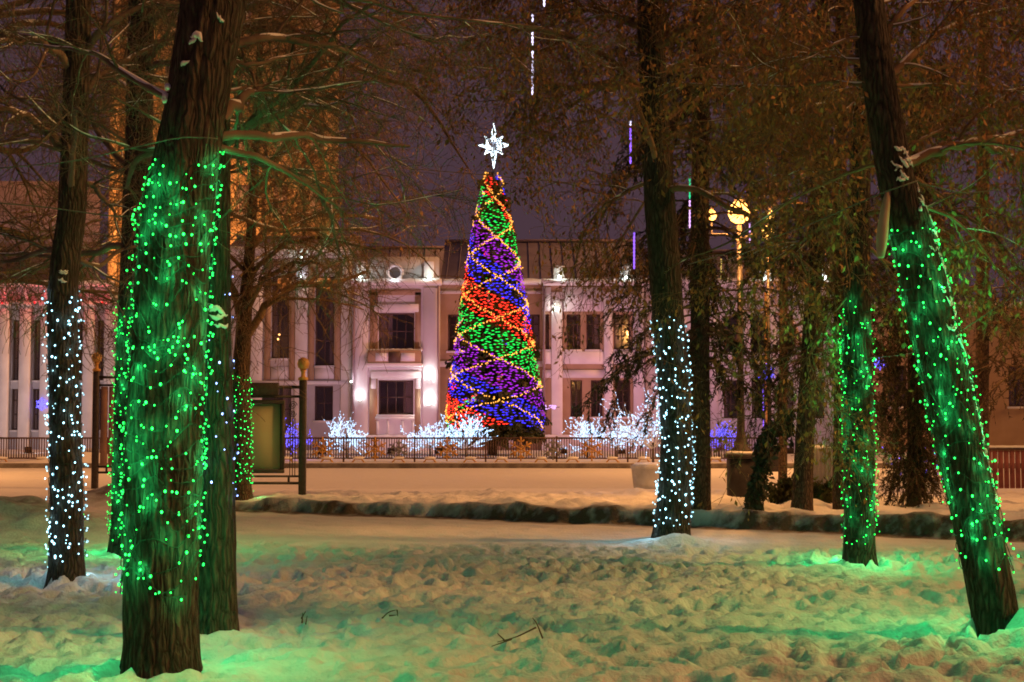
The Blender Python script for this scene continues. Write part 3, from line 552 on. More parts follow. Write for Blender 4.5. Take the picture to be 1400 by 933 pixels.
spruce('bushy spruce with needles down to the snow behind the leaning trunk', [(1250, 696, 20), (1250, 400, 17), (1252, 0, 12)], 22.6, 9, .55, 7.5, 170, lambda z: .62 + .1 * min(z, 3), 'needle_dry', 67, 14, 20, -.2)
spruce('tall spruce with bare brown trunk at the far right', [(1343, 655, 18), (1343, 400, 17), (1344, 200, 17), (1345, 0, 15)], 28.5, 11, 2.6, 11, 80, lambda z: 1.7 - .03 * z, 'needle_dry', 69, droop=-.12)
spruce('spruce in the back row between lamp post and curved trunk', [(1070, 668, 12), (1072, 300, 11), (1074, 0, 9)], 28.0, 12, 3.4, 11, 90, lambda z: 2.2 - .08 * z, 'needle', 70, droop=-.1)
spruce('spruce beyond the right edge of the park', [(1450, 690, 26), (1450, 0, 22)], 23.5, 11, 2, 10, 90, lambda z: 2.2 - .08 * z, 'needle_dry', 72, droop=-.1)
# low drooping bough by the lamp post, small evergreens
def bush(name, label, px, py, d, w_, h, m, n=2600):
    c = P(px, py, d); c[2] = gz(c[0], d) ; t = thing(name, label, 'shrub', c)
    k = 26; a = rng.uniform(0, 6.28, k); e = np.radians(rng.uniform(25, 85, k)); q = walk(np.repeat(c[None], k, 0), np.stack([np.cos(a) * np.cos(e) * w_ / h, np.sin(a) * np.cos(e) * w_ / h, np.sin(e)], 1), rng.uniform(.6, 1.1, k) * h, 6, .12, -.05)
    g = G(); V, Fq = tubes(q, np.full((k, 7), .006), 3); g.add(V, [Fq]); tag(g.build('stems', M['twig'], t), kind='stuff')
    i = rng.integers(0, k, n); j = rng.integers(1, 7, n); leaf_cards(t, q[i, j] + rng.normal(size=(n, 3)) * .05, .075, m, 'foliage'); return t
bush('evergreen_shrub', 'small evergreen shrub in the snow left of the curved reddish trunk', 1072, 680, 24.5, .3, .42, 'needle_green')
bush('evergreen_shrub', 'small evergreen shrub in front of the grey cabinet', 1128, 684, 24.2, .28, .38, 'needle_green')
t = thing('spruce_bough', 'dark drooping spruce bough hanging to the snow beside the lamp pedestal', 'bough', P(1036, 690, 21.6))
q, r = limb([(1100, 560, .3), (1070, 565, .2), (1045, 590), (1036, 640), (1032, 672), (1026, 690)], 21.4, .03, .012); q = q[None]; r = r[None]
q2, r2 = spawn(q, r, 60, (.2, .5), 5, .12, -.3, .4, .5, -.5, .1, .4, .005); g = G()
for a_, b_ in ((q, r), (q2, r2)): V, Fq = tubes(a_, b_, 4); g.add(V, [Fq])
tag(g.build('branch', M['twig'], t), kind='stuff'); A = q2.reshape(-1, 3); leaf_cards(t, A[rng.integers(0, len(A), 3000)] + rng.normal(size=(3000, 3)) * .02, .09, 'needle', 'needles')
# fallen twigs on the trodden snow
def fallen(label, pls, d):
    c = P(*pls[0][0], d); t = thing('fallen_twig', label, 'twig', c); g = G()
    for pl in pls:
        q = []
        for (px, py) in pl: p = P(px, py, d); q.append(p)
        g.tube(resample(q, 7), np.linspace(.007, .003, 7), 5)
    g.build('stem', M['twig'], t, True)
fallen('forked twig sticking out of the trodden snow in the middle foreground', [[(742, 873), (733, 850), (728, 845)], [(733, 858), (705, 872), (680, 878)], [(690, 876), (680, 866)], [(700, 874), (672, 884)]], 3110 / (876 - 575))
fallen('small bent twig on the snow left of the forked twig', [[(521, 847), (532, 836), (543, 834)], [(543, 834), (544, 843)], [(532, 842), (543, 841)]], 3110 / (848 - 575))
fallen('thin dry stalks beside the dark trunk base', [[(413, 852), (414, 838)], [(418, 854), (420, 842)], [(412, 846), (418, 836)]], 3110 / (853 - 575))

# ------------------------------------------------------------------ buildings
def wall_open(g, x0, x1, z0, z1, ops, y, th=.35):
    """front sheet with rectangular openings and their reveals"""
    xsn = sorted({x0, x1, *[o[0] for o in ops], *[o[1] for o in ops]}); zsn = sorted({z0, z1, *[o[2] for o in ops], *[o[3] for o in ops]})
    for i in range(len(xsn) - 1):
        for j in range(len(zsn) - 1):
            cx_, cz_ = (xsn[i] + xsn[i + 1]) / 2, (zsn[j] + zsn[j + 1]) / 2
            if any(o[0] < cx_ < o[1] and o[2] < cz_ < o[3] for o in ops): continue
            a, b, c, d_ = xsn[i], xsn[i + 1], zsn[j], zsn[j + 1]; g.add([(a, y, c), (b, y, c), (b, y, d_), (a, y, d_)], [np.array([[0, 1, 2, 3]])])
    for a, b, c, d_ in ops:
        for q in ([(a, y, c), (a, y + th, c), (a, y + th, d_), (a, y, d_)], [(b, y, d_), (b, y + th, d_), (b, y + th, c), (b, y, c)], [(a, y, d_), (a, y + th, d_), (b, y + th, d_), (b, y, d_)], [(a, y + th, c), (a, y, c), (b, y, c), (b, y + th, c)]):
            g.add(q, [np.array([[0, 1, 2, 3]])])
    g.add([(x0, y, z0), (x0, y + 1, z0), (x0, y + 1, z1), (x0, y, z1)], [np.array([[0, 3, 2, 1]])]); g.add([(x1, y, z0), (x1, y + 1, z0), (x1, y + 1, z1), (x1, y, z1)], [np.array([[0, 1, 2, 3]])])
def window(root, a, b, c, d_, y, nx=2, nz=3, arch=False, frame='wood', sill=True):
    f = .07; g = G(); yf = y + .16
    g.box(a, a + f, yf, yf + .08, c, d_); g.box(b - f, b, yf, yf + .08, c, d_); g.box(a + f, b - f, yf, yf + .08, c, c + f); g.box(a + f, b - f, yf, yf + .08, d_ - f, d_)
    for i in range(1, nx): x = a + (b - a) * i / nx; g.box(x - .025, x + .025, yf + .01, yf + .06, c + f, d_ - f)
    for j in range(1, nz): z = c + (d_ - c) * j / nz + (.0 if nz < 3 else .1); g.box(a + f, b - f, yf + .015, yf + .055, z - .025, z + .025)
    if arch:
        n = 8; w2 = (b - a) / 2; hgt = .28
        for k in range(n):                       # spandrels under a low arch
            u0, u1 = -1 + 2 * k / n, -1 + 2 * (k + 1) / n; zt = d_ + .001; q0, q1 = d_ - hgt * u0 ** 2, d_ - hgt * u1 ** 2; xa, xb = a + w2 * (1 + u0), a + w2 * (1 + u1)
            g.add([(xa, yf - .02, q0), (xb, yf - .02, q1), (xb, yf - .02, zt), (xa, yf - .02, zt)], [np.array([[0, 1, 2, 3]])])
    o = g.build('window', M[frame], root); WL[o] = WL[root].copy()
    part('pane', [(a + f, yf + .04, c + f), (b - f, yf + .04, c + f), (b - f, yf + .04, d_ - f), (a + f, yf + .04, d_ - f)], np.array([[0, 1, 2, 3]]), M['glass'], o)
    if rng.random() < .55:                       # curtains drawn part of the way behind the pane
        for s_ in ((0, 1), (0,), (1,))[rng.integers(0, 3)]:
            wd = (b - a) * rng.uniform(.22, .5); x_ = np.linspace(a, a + wd, 14) if s_ == 0 else np.linspace(b - wd, b, 14); yy = yf + .2 + .04 * np.sin(np.arange(14) * 2.1)
            V = np.concatenate([np.stack([x_, yy, np.full(14, c)], 1), np.stack([x_, yy, np.full(14, d_)], 1)]); k_ = np.arange(13); part('curtain', V, np.stack([k_, k_ + 1, k_ + 15, k_ + 14], 1), M['curtain'], o)
    if sill: G().box(a - .08, b + .08, y - .1, y + .12, c - .1, c - .003).build('sill', M['trim'], o)
    return o
def boxpx(root, name, m, x0, x1, y0, y1, yw, proud=.12, c=0):
    return G().box(PX(x0, yw), PX(x1, yw), yw - proud, yw + .05, PZ(y1, yw), PZ(y0, yw), c).build(name, M[m], root)
def wall_lamp(root, px, py, y, power, col=(.85, 1, .9), r=.09, off=.3, name='wall_lamp'):
    p = P(px, py, y - off); g = G(); g.lathe(p + [0, 0, -r], [(r * .3, 0), (r, r * .5), (r, r * 1.5), (r * .3, r * 2)], 10); o = g.build(name, E['facade'], root, True)
    G().box(p[0] - .03, p[0] + .03, p[1] + .09, y, p[2] - .06, p[2] + .02).build('bracket', M['iron'], o)
    l = bpy.data.lights.new('wall_lamp_light', 'POINT'); l.energy = power * .6; l.color = col; l.shadow_soft_size = .05; lo = bpy.data.objects.new('wall_lamp_light', l); link(lo, o, p + np.array([0, -.12, .12])); return o

YB = 70.0
hall = thing('hall_building', 'two-storey white and tan hall with floodlit facade behind the Christmas tree', 'building', (PX(680, YB), YB, .1))
ZB = .1
def section(x0, x1, ytop, yw, ops, m='wall'):
    g = G(); o2 = [(PX(a, yw), PX(b, yw), PZ(d_, yw), PZ(c, yw)) for a, b, c, d_ in ops]; wall_open(g, PX(x0, yw), PX(x1, yw), ZB, PZ(ytop, yw), o2, yw); g.build('wall', M[m], hall); return o2
# left wing
y1 = 70.4; o1 = section(300, 481, 346, y1, [(370, 394, 378, 490), (430, 456, 378, 500), (352, 398, 528, 592), (430, 455, 528, 575)], 'wall_grey')
for k, o in enumerate(o1): window(hall, *o, y1, 2, 4 if k < 2 else 2)
for a, b in ((361, 369), (395, 403), (421, 429), (457, 465)): boxpx(hall, 'pilaster_strip', 'tan', a, b, 366, 520, y1, .1)
for a, b in ((361, 403), (421, 465)): boxpx(hall, 'lintel', 'tan', a, b, 358, 366, y1, .14); boxpx(hall, 'apron_panel', 'trim', a + 9, b - 9, 502, 518, y1, .06); boxpx(hall, 'apron', 'tan', a, b, 520.3, 524, y1, .12)
for a, b in ((403, 420), (340, 358), (466, 480)): boxpx(hall, 'pilaster', 'trim', a, b, 352, 598, y1, .16, .02)
boxpx(hall, 'cornice', 'trim', 298, 481, 340, 349, y1, .5, .04); boxpx(hall, 'cornice_base', 'wall', 298, 481, 349.3, 354, y1, .28)
boxpx(hall, 'string_course', 'trim', 300, 481, 521, 526, y1, .2)
# left projecting bay
y2 = 69.5; o2 = section(481, 600, 388, y2, [(517, 566, 428, 478), (517, 565, 520, 567)])
window(hall, *o2[0], y2, 4, 2, True); window(hall, *o2[1], y2, 4, 2)
def bay(xc):
    s = xc - 541
    for a, b, c, d_ in ((505, 516, 400, 478), (567, 575, 400, 478), (505, 575, 396, 404), (505, 516, 516, 597), (567, 575, 516, 597)): boxpx(hall, 'window_surround', 'tan', a + s, b + s, c, d_ - .3, y2, .06)
    boxpx(hall, 'arched_hood', 'trim', 511 + s, 572 + s, 416, 427, y2, .16, .03); boxpx(hall, 'lower_hood', 'trim', 507 + s, 575 + s, 508, 518, y2, .18, .03)
    for a in (507, 568): boxpx(hall, 'hood_ear', 'trim', a + s, a + 7 + s, 518.4, 532, y2, .14, .03)
    boxpx(hall, 'balcony_front', 'tan', 504 + s, 576 + s, 480, 497, y2, .7, .02); boxpx(hall, 'balcony_slab', 'trim', 502 + s, 578 + s, 497.3, 502, y2, .8, .03)
    for a, b in ((513, 530), (548, 567)): boxpx(hall, 'balcony_panel', 'trim', a + s, b + s, 483, 494, y2 - .7, .03)
    boxpx(hall, 'balcony_panel', 'wood', 531 + s, 547 + s, 481, 496.5, y2 - .7, .05)
    boxpx(hall, 'apron', 'trim', 513 + s, 567 + s, 570, 574, y2, .1)
    for a in (515, 529, 549, 563): boxpx(hall, 'apron_post', 'trim', a + s, a + 3 + s, 574.3, 594, y2, .08)
bay(541)
for a, b in ((481, 503), (578, 600)): boxpx(hall, 'pilaster', 'wall', a, b, 394, 602, y2, .12, .02)
boxpx(hall, 'cornice', 'trim', 478, 604, 384, 391, y2, .55, .05)
def attic(x0, x1, xc):
    boxpx(hall, 'attic', 'wall_grey', x0, x1, 352, 384, y2 + .4, .2)
    for a in (x0 + 6, xc - 3 + 42): boxpx(hall, 'attic_pier', 'trim', a, a + 14, 358, 384, y2 + .2, .25, .02)
    g = G(); c = P(xc, 373, y2 - .12); a = np.linspace(0, 2 * np.pi, 25); g.tube(np.stack([c[0] + .36 * np.cos(a), c[1] + 0 * a, c[2] + .36 * np.sin(a)], 1), .09, 6); g.build('round_window_ring', M['trim'], hall, True)
    part('round_pane', [(c[0] + .3 * math.cos(t_), c[1] + .07, c[2] + .3 * math.sin(t_)) for t_ in a[:-1]], np.array([list(range(24))]), M['glass'], hall)
attic(481, 600, 540)
boxpx(hall, 'base_course', 'trim', 478, 603, 597, 622, y2, .3, .03)
# centre behind the Christmas tree
y3 = 70.5; o3 = section(600, 742, 388, y3, [(612, 634, 430, 480), (612, 634, 520, 570), (655, 690, 520, 610), (720, 738, 430, 478), (722, 738, 520, 575)], 'tan')
for k, o in enumerate(o3): window(hall, *o, y3, 2, 3, sill=k != 2)
boxpx(hall, 'cornice', 'trim', 604, 742, 384, 390, y3, .4, .04); boxpx(hall, 'string_course', 'trim', 600, 742, 398, 402, y3, .15); boxpx(hall, 'string_course', 'trim', 600, 742, 494, 502, y3, .2, .02)
boxpx(hall, 'doorway', 'wall', 640, 654, 512, 612, y3, .3, .02); boxpx(hall, 'doorway', 'wall', 691, 705, 512, 612, y3, .3, .02)
# right bay
o4 = section(742, 884, 388, y2, [(744, 751, 430, 478), (775, 794, 430, 478), (802, 821, 430, 478), (840, 862, 430, 478), (780, 796, 520, 570), (808, 824, 520, 570), (842, 862, 520, 570)], 'tan')
for o in o4: window(hall, *o, y2, 2, 3, frame='wood')
boxpx(hall, 'pilaster', 'trim', 754, 769, 400, 596, y2, .16, .02); boxpx(hall, 'pilaster', 'trim', 826, 838, 400, 596, y2, .16, .02); boxpx(hall, 'pilaster', 'wall', 866, 884, 394, 602, y2, .12, .02)
for a, b in ((742, 753.6), (769.4, 825.6), (838.4, 865.6)): boxpx(hall, 'frieze', 'wall', a, b, 393, 426, y2, .08); boxpx(hall, 'string_course', 'trim', a, b, 481, 498, y2, .14, .02); boxpx(hall, 'lower_frieze', 'wall', a, b, 506, 517, y2, .1)
boxpx(hall, 'cornice', 'trim', 740, 888, 384, 391, y2, .55, .05)
boxpx(hall, 'base_course', 'trim', 740, 888, 597, 622, y2, .3, .03)
# right wing
o5 = section(884, 1145, 388, y1, [(x, x + 20, a, b) for x in (905, 945, 990, 1028, 1066, 1108) for a, b in ((432, 482), (520, 572))], 'wall')
for o in o5: window(hall, *o, y1, 2, 3)
for x in (930, 972, 1052, 1092, 1134): boxpx(hall, 'pilaster', 'trim', x, x + 9, 394, 600, y1, .14, .02)
boxpx(hall, 'string_course', 'trim', 888, 1148, 494, 503, y1, .2, .02); boxpx(hall, 'cornice', 'trim', 888, 1148, 383, 391, y1, .5, .05)
for a in (1040, 1122): boxpx(hall, 'attic_pier', 'trim', a, a + 16, 362, 383, y1, .2, .02)
# roofs (hipped sheets rising behind the parapets), rear walls
def roofpx(x0, x1, ye, yr, yw, dep=6):
    a, b = PX(x0, yw), PX(x1, yw); ze = PZ(ye, yw); zr = PZ(yr, yw + dep)
    V = [(a, yw + .3, ze), (b, yw + .3, ze), (b, yw + dep, zr), (a, yw + dep, zr), (a, yw + 14, ze), (b, yw + 14, ze)]
    g = G().add(V, [np.array([[0, 1, 2, 3], [3, 2, 5, 4]]), np.array([[0, 3, 4], [1, 5, 2]])]); r = g.build('roof', M['roof'], hall); WL[r] = WL[hall].copy()
    s = G()
    for k in range(int((b - a) / .6)): 
        x = a + .3 + k * .6; s.add([(x - .02, yw + .3, ze + .0), (x + .02, yw + .3, ze), (x + .02, yw + dep, zr), (x - .02, yw + dep, zr), (x, yw + .3, ze + .07), (x, yw + dep, zr + .07)], [np.array([[0, 4, 5, 3], [4, 1, 2, 5]])])
    s.build('seams', M['roof'], r); s = G().box(a, b, yw + dep - .15, yw + dep + .15, zr, zr + .12).build('ridge', M['mauve'], r)
roofpx(600, 884, 386, 331, y3); roofpx(884, 1148, 386, 345, y1, 5); roofpx(481, 600, 386, 340, y2 + .5, 5); roofpx(300, 481, 344, 326, y1, 4)
G().box(PX(300, y1), PX(1145, y1), y1 + 1.3, y1 + 1.4, ZB, PZ(392, y1)).build('inner_wall', M['room'], hall)
for px in (493, 587): wall_lamp(hall, px, 379, y2, 22, off=.45)
wall_lamp(hall, 540, 384, y2, 12, (.8, .9, 1), .07, .5)
wall_lamp(hall, 765, 379, y2, 22, off=.45); wall_lamp(hall, 760, 424, y2, 20, (.95, 1, .85), .06); wall_lamp(hall, 856, 380, y2, 24, off=.5)
wall_lamp(hall, 1048, 380, y1, 18, off=.45); wall_lamp(hall, 1130, 380, y1, 18, off=.45); wall_lamp(hall, 412, 352, y1, 16, (.7, 1, .8), .06, .6); wall_lamp(hall, 412, 378, y1, 8, (.75, .85, 1), .05)
wall_lamp(hall, 492, 546, y2, 26, (1, .97, 1), .07); wall_lamp(hall, 586, 517, y2, 40, (1, 1, .95), .08); wall_lamp(hall, 586, 552, y2, 40, (1, 1, .95), .08); wall_lamp(hall, 480, 522, y2, 7, (.95, .9, 1), .05)
boxpx(hall, 'attic_pier', 'trim', 757, 772, 364, 383, y2 + .2, .2, .02); boxpx(hall, 'attic_pier', 'trim', 848, 865, 360, 383, y2 + .2, .2, .02)
for px, yy, a, b in ((483.5, y2, 391, 600), (599, y2, 391, 600), (744, y2, 391, 600), (882, y2, 391, 600), (1143, y1, 391, 600)):
    x = PX(px, yy); G().tube([(x, yy - .2, PZ(a, yy)), (x, yy - .2, PZ(b, yy))], .055, 8).build('drainpipe', M['mauve'], hall, True)
for a, b, py, yy, pr in ((298, 481, 340, y1, .5), (478, 604, 384, y2, .55), (604, 742, 384, y3, .4), (740, 888, 384, y2, .55), (888, 1148, 383, y1, .5), (502, 578, 479.5, y2, .7), (478, 603, 597, y2, .3), (740, 888, 597, y2, .3)):
    xs_ = np.linspace(PX(a, yy), PX(b, yy), 30); g = G()
    g.tube(np.stack([xs_, np.full(30, yy - pr * .55), np.full(30, PZ(py, yy) + .01)], 1), rng.uniform(.04, .1, 30), 6); g.build('ledge_snow', M['snow'], hall, True)
# chandelier seen through the upper left window
g = G()
for dx, py in ((377, 452), (382, 458), (374, 460), (380, 464)): g.add(ICO_V * .06 + P(dx, py, y1 + .7), [ICO_F])
g.build('chandelier_bulbs', E['warm'], hall)
# pale colonnaded building on the left
YL = 72.0
pale = thing('colonnaded_building', 'pale building with tall white pilasters behind the white-lit left trunk', 'building', (PX(60, YL), YL, .1))
ops = []
for x in range(-130, 150, 29): ops += [(x, x + 9, 438, 520), (x, x + 9, 532, 588)]
g = G(); o2 = [(PX(a, YL), PX(b, YL), PZ(d_, YL), PZ(c, YL)) for a, b, c, d_ in ops]; wall_open(g, PX(-160, YL), PX(152, YL), .1, PZ(390, YL), o2, YL); g.build('wall', M['wall_grey'], pale)
for o in o2: window(pale, *o, YL, 1, 3)
for x in range(-146, 150, 29): G().box(PX(x, YL), PX(x + 15, YL), YL - .45, YL + .02, .1, PZ(420, YL), .04).build('pilaster', M['trim'], pale); boxpx(pale, 'capital', 'trim', x - 1.5, x + 16.5, 415, 420, YL, .55, .03); boxpx(pale, 'attic_post', 'trim', x + 4, x + 9, 394, 413, YL, .4)
boxpx(pale, 'entablature', 'wall_grey', -160, 152, 413, 415.8, YL, .5); boxpx(pale, 'cornice', 'trim', -162, 154, 385, 393, YL, .7, .05)
boxpx(pale, 'upper_storey', 'mauve', -160, 132, 250, 384.6, YL + 2, 0.5); G().box(PX(-160, YL), PX(152, YL), YL + 1.2, YL + 1.3, .1, PZ(392, YL)).build('inner_wall', M['room'], pale)
for px in (3, 47, 140, 95): p = P(px, 414, YL - .75); o = G().add(ICO_V * .07 + p, [ICO_F]).build('red_marker_lamp', E['redspot'], pale); l = bpy.data.lights.new('red_marker_light', 'POINT'); l.energy = 14; l.color = (1, .05, .08); l.shadow_soft_size = .07; link(bpy.data.objects.new('red_marker_light', l), o, p + np.array([0, -.1, .35]))
# tall block behind, floodlit in orange
YT = 92.0
tower = thing('tower_block', 'tall orange-lit plain block rising behind the bare trees on the left', 'building', (PX(300, YT), YT, 0))
xa, xb = PX(144, YT), PX(454, YT); G().box(xa, xb, YT, YT + 2.5, 0, 42).build('wall', M['brick'], tower)
for px in (146, 196, 246, 296, 346, 400, 442): G().box(PX(px, YT), PX(px + 11, YT), YT - .35, YT + .02, 0, 41.5).build('pilaster', M['brick'], tower)
for pz in range(3, 40, 4):
    for px in (170, 220, 270, 320, 372, 422): o = G().box(PX(px, YT), PX(px + 18, YT), YT - .05, YT + .04, pz, pz + 1.9).build('window', M['room'], tower)
low = thing('tan_building', 'low tan building glimpsed between the trunks at the right edge', 'building', (PX(1360, 66), 66, .1))
g = G(); o2 = [(PX(a, 66), PX(a + 26, 66), PZ(556, 66), PZ(500, 66)) for a in (1215, 1270, 1325, 1380, 1435)]; wall_open(g, PX(1180, 66), PX(1520, 66), .1, PZ(420, 66), o2, 66); g.build('wall', M['tan'], low)
for o in o2: window(low, *o, 66, 2, 2)
boxpx(low, 'cornice', 'trim', 1178, 1522, 414, 420.5, 66, .5, .04); G().box(PX(1180, 66), PX(1520, 66), 67, 75, .1, PZ(424, 66)).build('inner_wall', M['room'], low)
# floodlights standing in the forecourt
FL = bpy.data.meshes
def flood(label, x, y, z, target, power, col, size=.28, blend=None):
    t = thing('floodlight', label, 'floodlight', (x, y, z), 'floodlights washing the facades'); v = Vector(target) - Vector((x, y, z)); rot = v.to_track_quat('-Z', 'Y').to_euler()
    G().box(x - .18, x + .18, y - .1, y + .1, z, z + .04).build('foot', M['iron'], t)
    h = G().box(-.16, .16, -.12, .12, .02, .14, .02).build('housing', M['iron'], None, loc=(0, 0, 0)); h.parent = t; h.location = (0, 0, .2); h.rotation_euler = rot
    l = bpy.data.lights.new('flood_beam', 'AREA'); l.energy = power; l.color = col; l.size = size; l.spread = math.radians(130); lo = bpy.data.objects.new('flood_beam', l); COL.objects.link(lo); lo.parent = t; lo.location = (0, 0, .2); lo.rotation_euler = rot
PINK = (1, .43, .67)
for nm, px in (('left of the first lit shrub', 440), ('below the balcony window', 535), ('left of the Christmas tree base', 600), ('right of the Christmas tree', 770), ('behind the right lit shrubs', 850), ('behind the spruce trunk', 950), ('right of the lamp post', 1080)):
    flood('low floodlight behind the fence, ' + nm, PX(px, 62), 62.0, .15, (PX(px, 70), 70, 7.5), 72 if px > 480 else 22, PINK if px > 480 else (.8, .55, .85))
flood('low floodlight in front of the pale colonnaded building', PX(40, 63), 63, .15, (PX(60, 72), 72, 5), 70, (1, .85, .92)); flood('low floodlight left of the pale colonnade', PX(-70, 63), 63, .15, (PX(-60, 72), 72, 5), 70, (1, .85, .92))
for px in (200, 400): flood('roof floodlight aimed at the tall block, ' + ('left' if px < 300 else 'right') + ' one', PX(px, 80), 80, 8.4 if px > 300 else 8.4, (PX(px, YT), YT, 19), 4800, (1, .42, .12), .8)
for px in (200, 400): G().box(PX(px, 80) - .5, PX(px, 80) + .5, 79.6, 80.4, 0, 8.4).build('mast', M['iron'], tower)

# ------------------------------------------------------------------ fence in front of the hall
YF = 50.0; pw = 97.0; zb = .15
def fence_panel(k, label):
    x0 = PX(470 + k * pw, YF); x1 = PX(470 + (k + 1) * pw, YF); t = thing('fence_panel', label, 'fence', (x0, YF, zb), 'picket fence panels in front of the hall')
    G().box(x0 + .03, x1 - .03, YF - .02, YF + .02, zb + .80, zb + .86).build('top_rail', M['iron_brown'], t); G().box(x0 + .03, x1 - .03, YF - .02, YF + .02, zb + .1, zb + .15).build('bottom_rail', M['iron_brown'], t)
    for x in (x0, ): G().box(x - .03, x + .03, YF - .03, YF + .03, zb - .1, zb + .9, .01).build('post', M['iron_brown'], t)
    for i in range(1, 28): x = x0 + (x1 - x0) * i / 28; inst('picket', PK, t, (x, YF, zb + .15))
    for u in (.22, .78):
        x = x0 + (x1 - x0) * u; g = G(); g.tube([(x - .22, YF - .28, zb - .02), (x - .12, YF - .2, zb + .1), (x + .1, YF - .2, zb + .1), (x + .22, YF - .28, zb - .02)], .03, 5); g.tube([(x, YF - .2, zb + .1), (x, YF, zb + .13)], .025, 5); f = g.build('foot', M['gold'], t); 
        WL[f] = WL[t].copy(); snow_lumps(f, 'foot_snow', [((x, YF - .2, zb + .14), .22, .08, .05)])
PK = G().box(-.016, .016, -.014, .014, 0, .65).me('picket', M['iron_brown'])
on = ['first', 'second', 'third', 'fourth', 'fifth', 'sixth', 'seventh', 'eighth', 'ninth', 'tenth', 'eleventh', 'twelfth']
for i, k in enumerate(range(-5, 6)): fence_panel(k, 'brown picket fence panel, %s from the left edge of the picture' % on[i])
def flake(name, label, cat, px, py, y, R, m, tube=.02, group=None, light=None):
    c = P(px, py, y); t = thing(name, label, cat, c, group); g = G()
    for k in range(6):
        a = math.pi / 6 + k * math.pi / 3; u = np.array([math.cos(a), 0, math.sin(a)]); g.tube([c + u * R * .12, c + u * R], tube, 5)
        for s in (-1, 1):
            b = a + s * math.pi / 3.2; v = np.array([math.cos(b), 0, math.sin(b)]); g.tube([c + u * R * .55, c + u * R * .55 + v * R * .34], tube, 5)
    a = np.linspace(0, 2 * np.pi, 7); g.tube(np.stack([c[0] + R * .3 * np.cos(a), c[1] + 0 * a, c[2] + R * .3 * np.sin(a)], 1), tube, 5); g.build('arms', m, t)
    G().lathe(c + [0, 0, -.05], [(.02, 0), (.06, .05), (.02, .1)], 8).build('hub', m, t); return t
for nm, px in (('left of the first lit shrub', 441), ('right of the first lit shrub', 513), ('below the double lit shrub', 611), ('below the Christmas tree', 712), ('below the right lit shrub', 809), ('at the far left', 88)):
    flake('snowflake_ornament', 'gold snowflake ornament on the fence ' + nm, 'ornament', px, 614, YF - .07, .43, M['gold'], .03, 'gold snowflakes on the fence')
flake('snowflake_ornament', 'dark grey snowflake ornament on the fence right of the gold one below the Christmas tree', 'ornament', 756, 615, YF - .07, .36, M['cab'], .03)
flake('snowflake_ornament', 'dark grey snowflake ornament on the fence left of the double lit shrub', 'ornament', 545, 615, YF - .07, .36, M['cab'], .03)

# ------------------------------------------------------------------ Christmas tree
YX = 60.0; xc = PX(673, YX); zt, zb0 = PZ(236, YX), PZ(586, YX)
xt = thing('christmas_tree', 'tall Christmas tree with spiral bands of coloured lights and white star', 'Christmas tree', (xc, YX, .13))
prof_y = np.array([586, 570, 540, 500, 450, 400, 350, 300, 260, 240, 234]); prof_r = np.array([60, 63, 60, 54, 47, 40, 32, 23, 14, 9, 6]) * YX / F
prof_z = np.array([PZ(v, YX) for v in prof_y])
def Rz(z): return np.interp(z, prof_z, prof_r)
def XL(z): return xc + np.interp(z, [zb0, zt], [.13, -.02])
G().lathe((xc, YX, .05), [(.22, 0), (.2, 1.2), (.12, 6), (.05, zt - .1)], 14).build('trunk', M['bark_red'], xt, True)
nb = 520; z = zb0 - .2 + (zt - zb0) * rng.uniform(0, 1, nb) ** 1.5; a = rng.uniform(0, 2 * np.pi, nb); ln = Rz(z) * rng.uniform(.9, 1.02, nb) + np.where(z < zb0 + 4.5, .42 * rng.random(nb) ** 2, .12 * rng.random(nb))
q = walk(np.stack([XL(z), YX + 0 * z, z + .12 * ln], 1), np.stack([np.cos(a), np.sin(a), -.12 + 0 * a], 1), ln, 6, .05, -.03); r = np.full((nb, 7), .015); g = G(); V, Fq = tubes(q, r, 3); g.add(V, [Fq]); tag(g.build('boughs', M['twig'], xt), kind='stuff')
n = 46000; i = rng.integers(0, nb, n); f = rng.uniform(.35, 1, n) ** .6 * 5.999; j = f.astype(int); f = (f - j)[:, None]; p0 = q[i, j] * (1 - f) + q[i, j + 1] * f + rng.normal(size=(n, 3)) * .06
leaf_cards(xt, p0, .2, 'needle_green', 'needles')
PIT = 4 * 42 * YX / F; zref = PZ(362, YX)           # at the left edge the blue band ends and the red one begins here
cols = ['x_red', 'x_green', 'x_purple', 'x_blue']; nm = {'x_red': 'red', 'x_green': 'green', 'x_purple': 'purple', 'x_blue': 'blue'}
OV = np.array([(1, 0, 0), (-1, 0, 0), (0, 1, 0), (0, -1, 0), (0, 0, 1), (0, 0, -1)], float); OF = np.array([(0, 2, 4), (2, 1, 4), (1, 3, 4), (3, 0, 4), (2, 0, 5), (1, 2, 5), (3, 1, 5), (0, 3, 5)])
z = []; a = []
row = zb0 + .02
while row < zt:
    R = Rz(row); k = max(6, int(2 * np.pi * R / .175)); aa = np.linspace(0, 2 * np.pi, k, endpoint=False) + rng.uniform(0, 6); a += list(aa + rng.normal(size=k) * .05 / R); z += list(row - .04 + rng.normal(size=k) * .035); row += .112
a = np.array(a); z = np.array(z); ok = vn(a * 2, z * 1.6, 5) > .16; a = a[ok]; z = z[ok]
phi = np.mod(a - np.pi, 2 * np.pi)                  # 0 at the left edge, pi at the right edge (front side)
u = (zref - z - PIT * phi / (2 * np.pi)) / (PIT / 4); bi = np.floor(u).astype(int)
R = Rz(z) * rng.uniform(.99, 1.07, len(z)) + .06; B = np.stack([XL(z) + R * np.cos(a), YX + R * np.sin(a), z], 1); tg = np.stack([-np.sin(a), np.cos(a), 0 * a], 1)
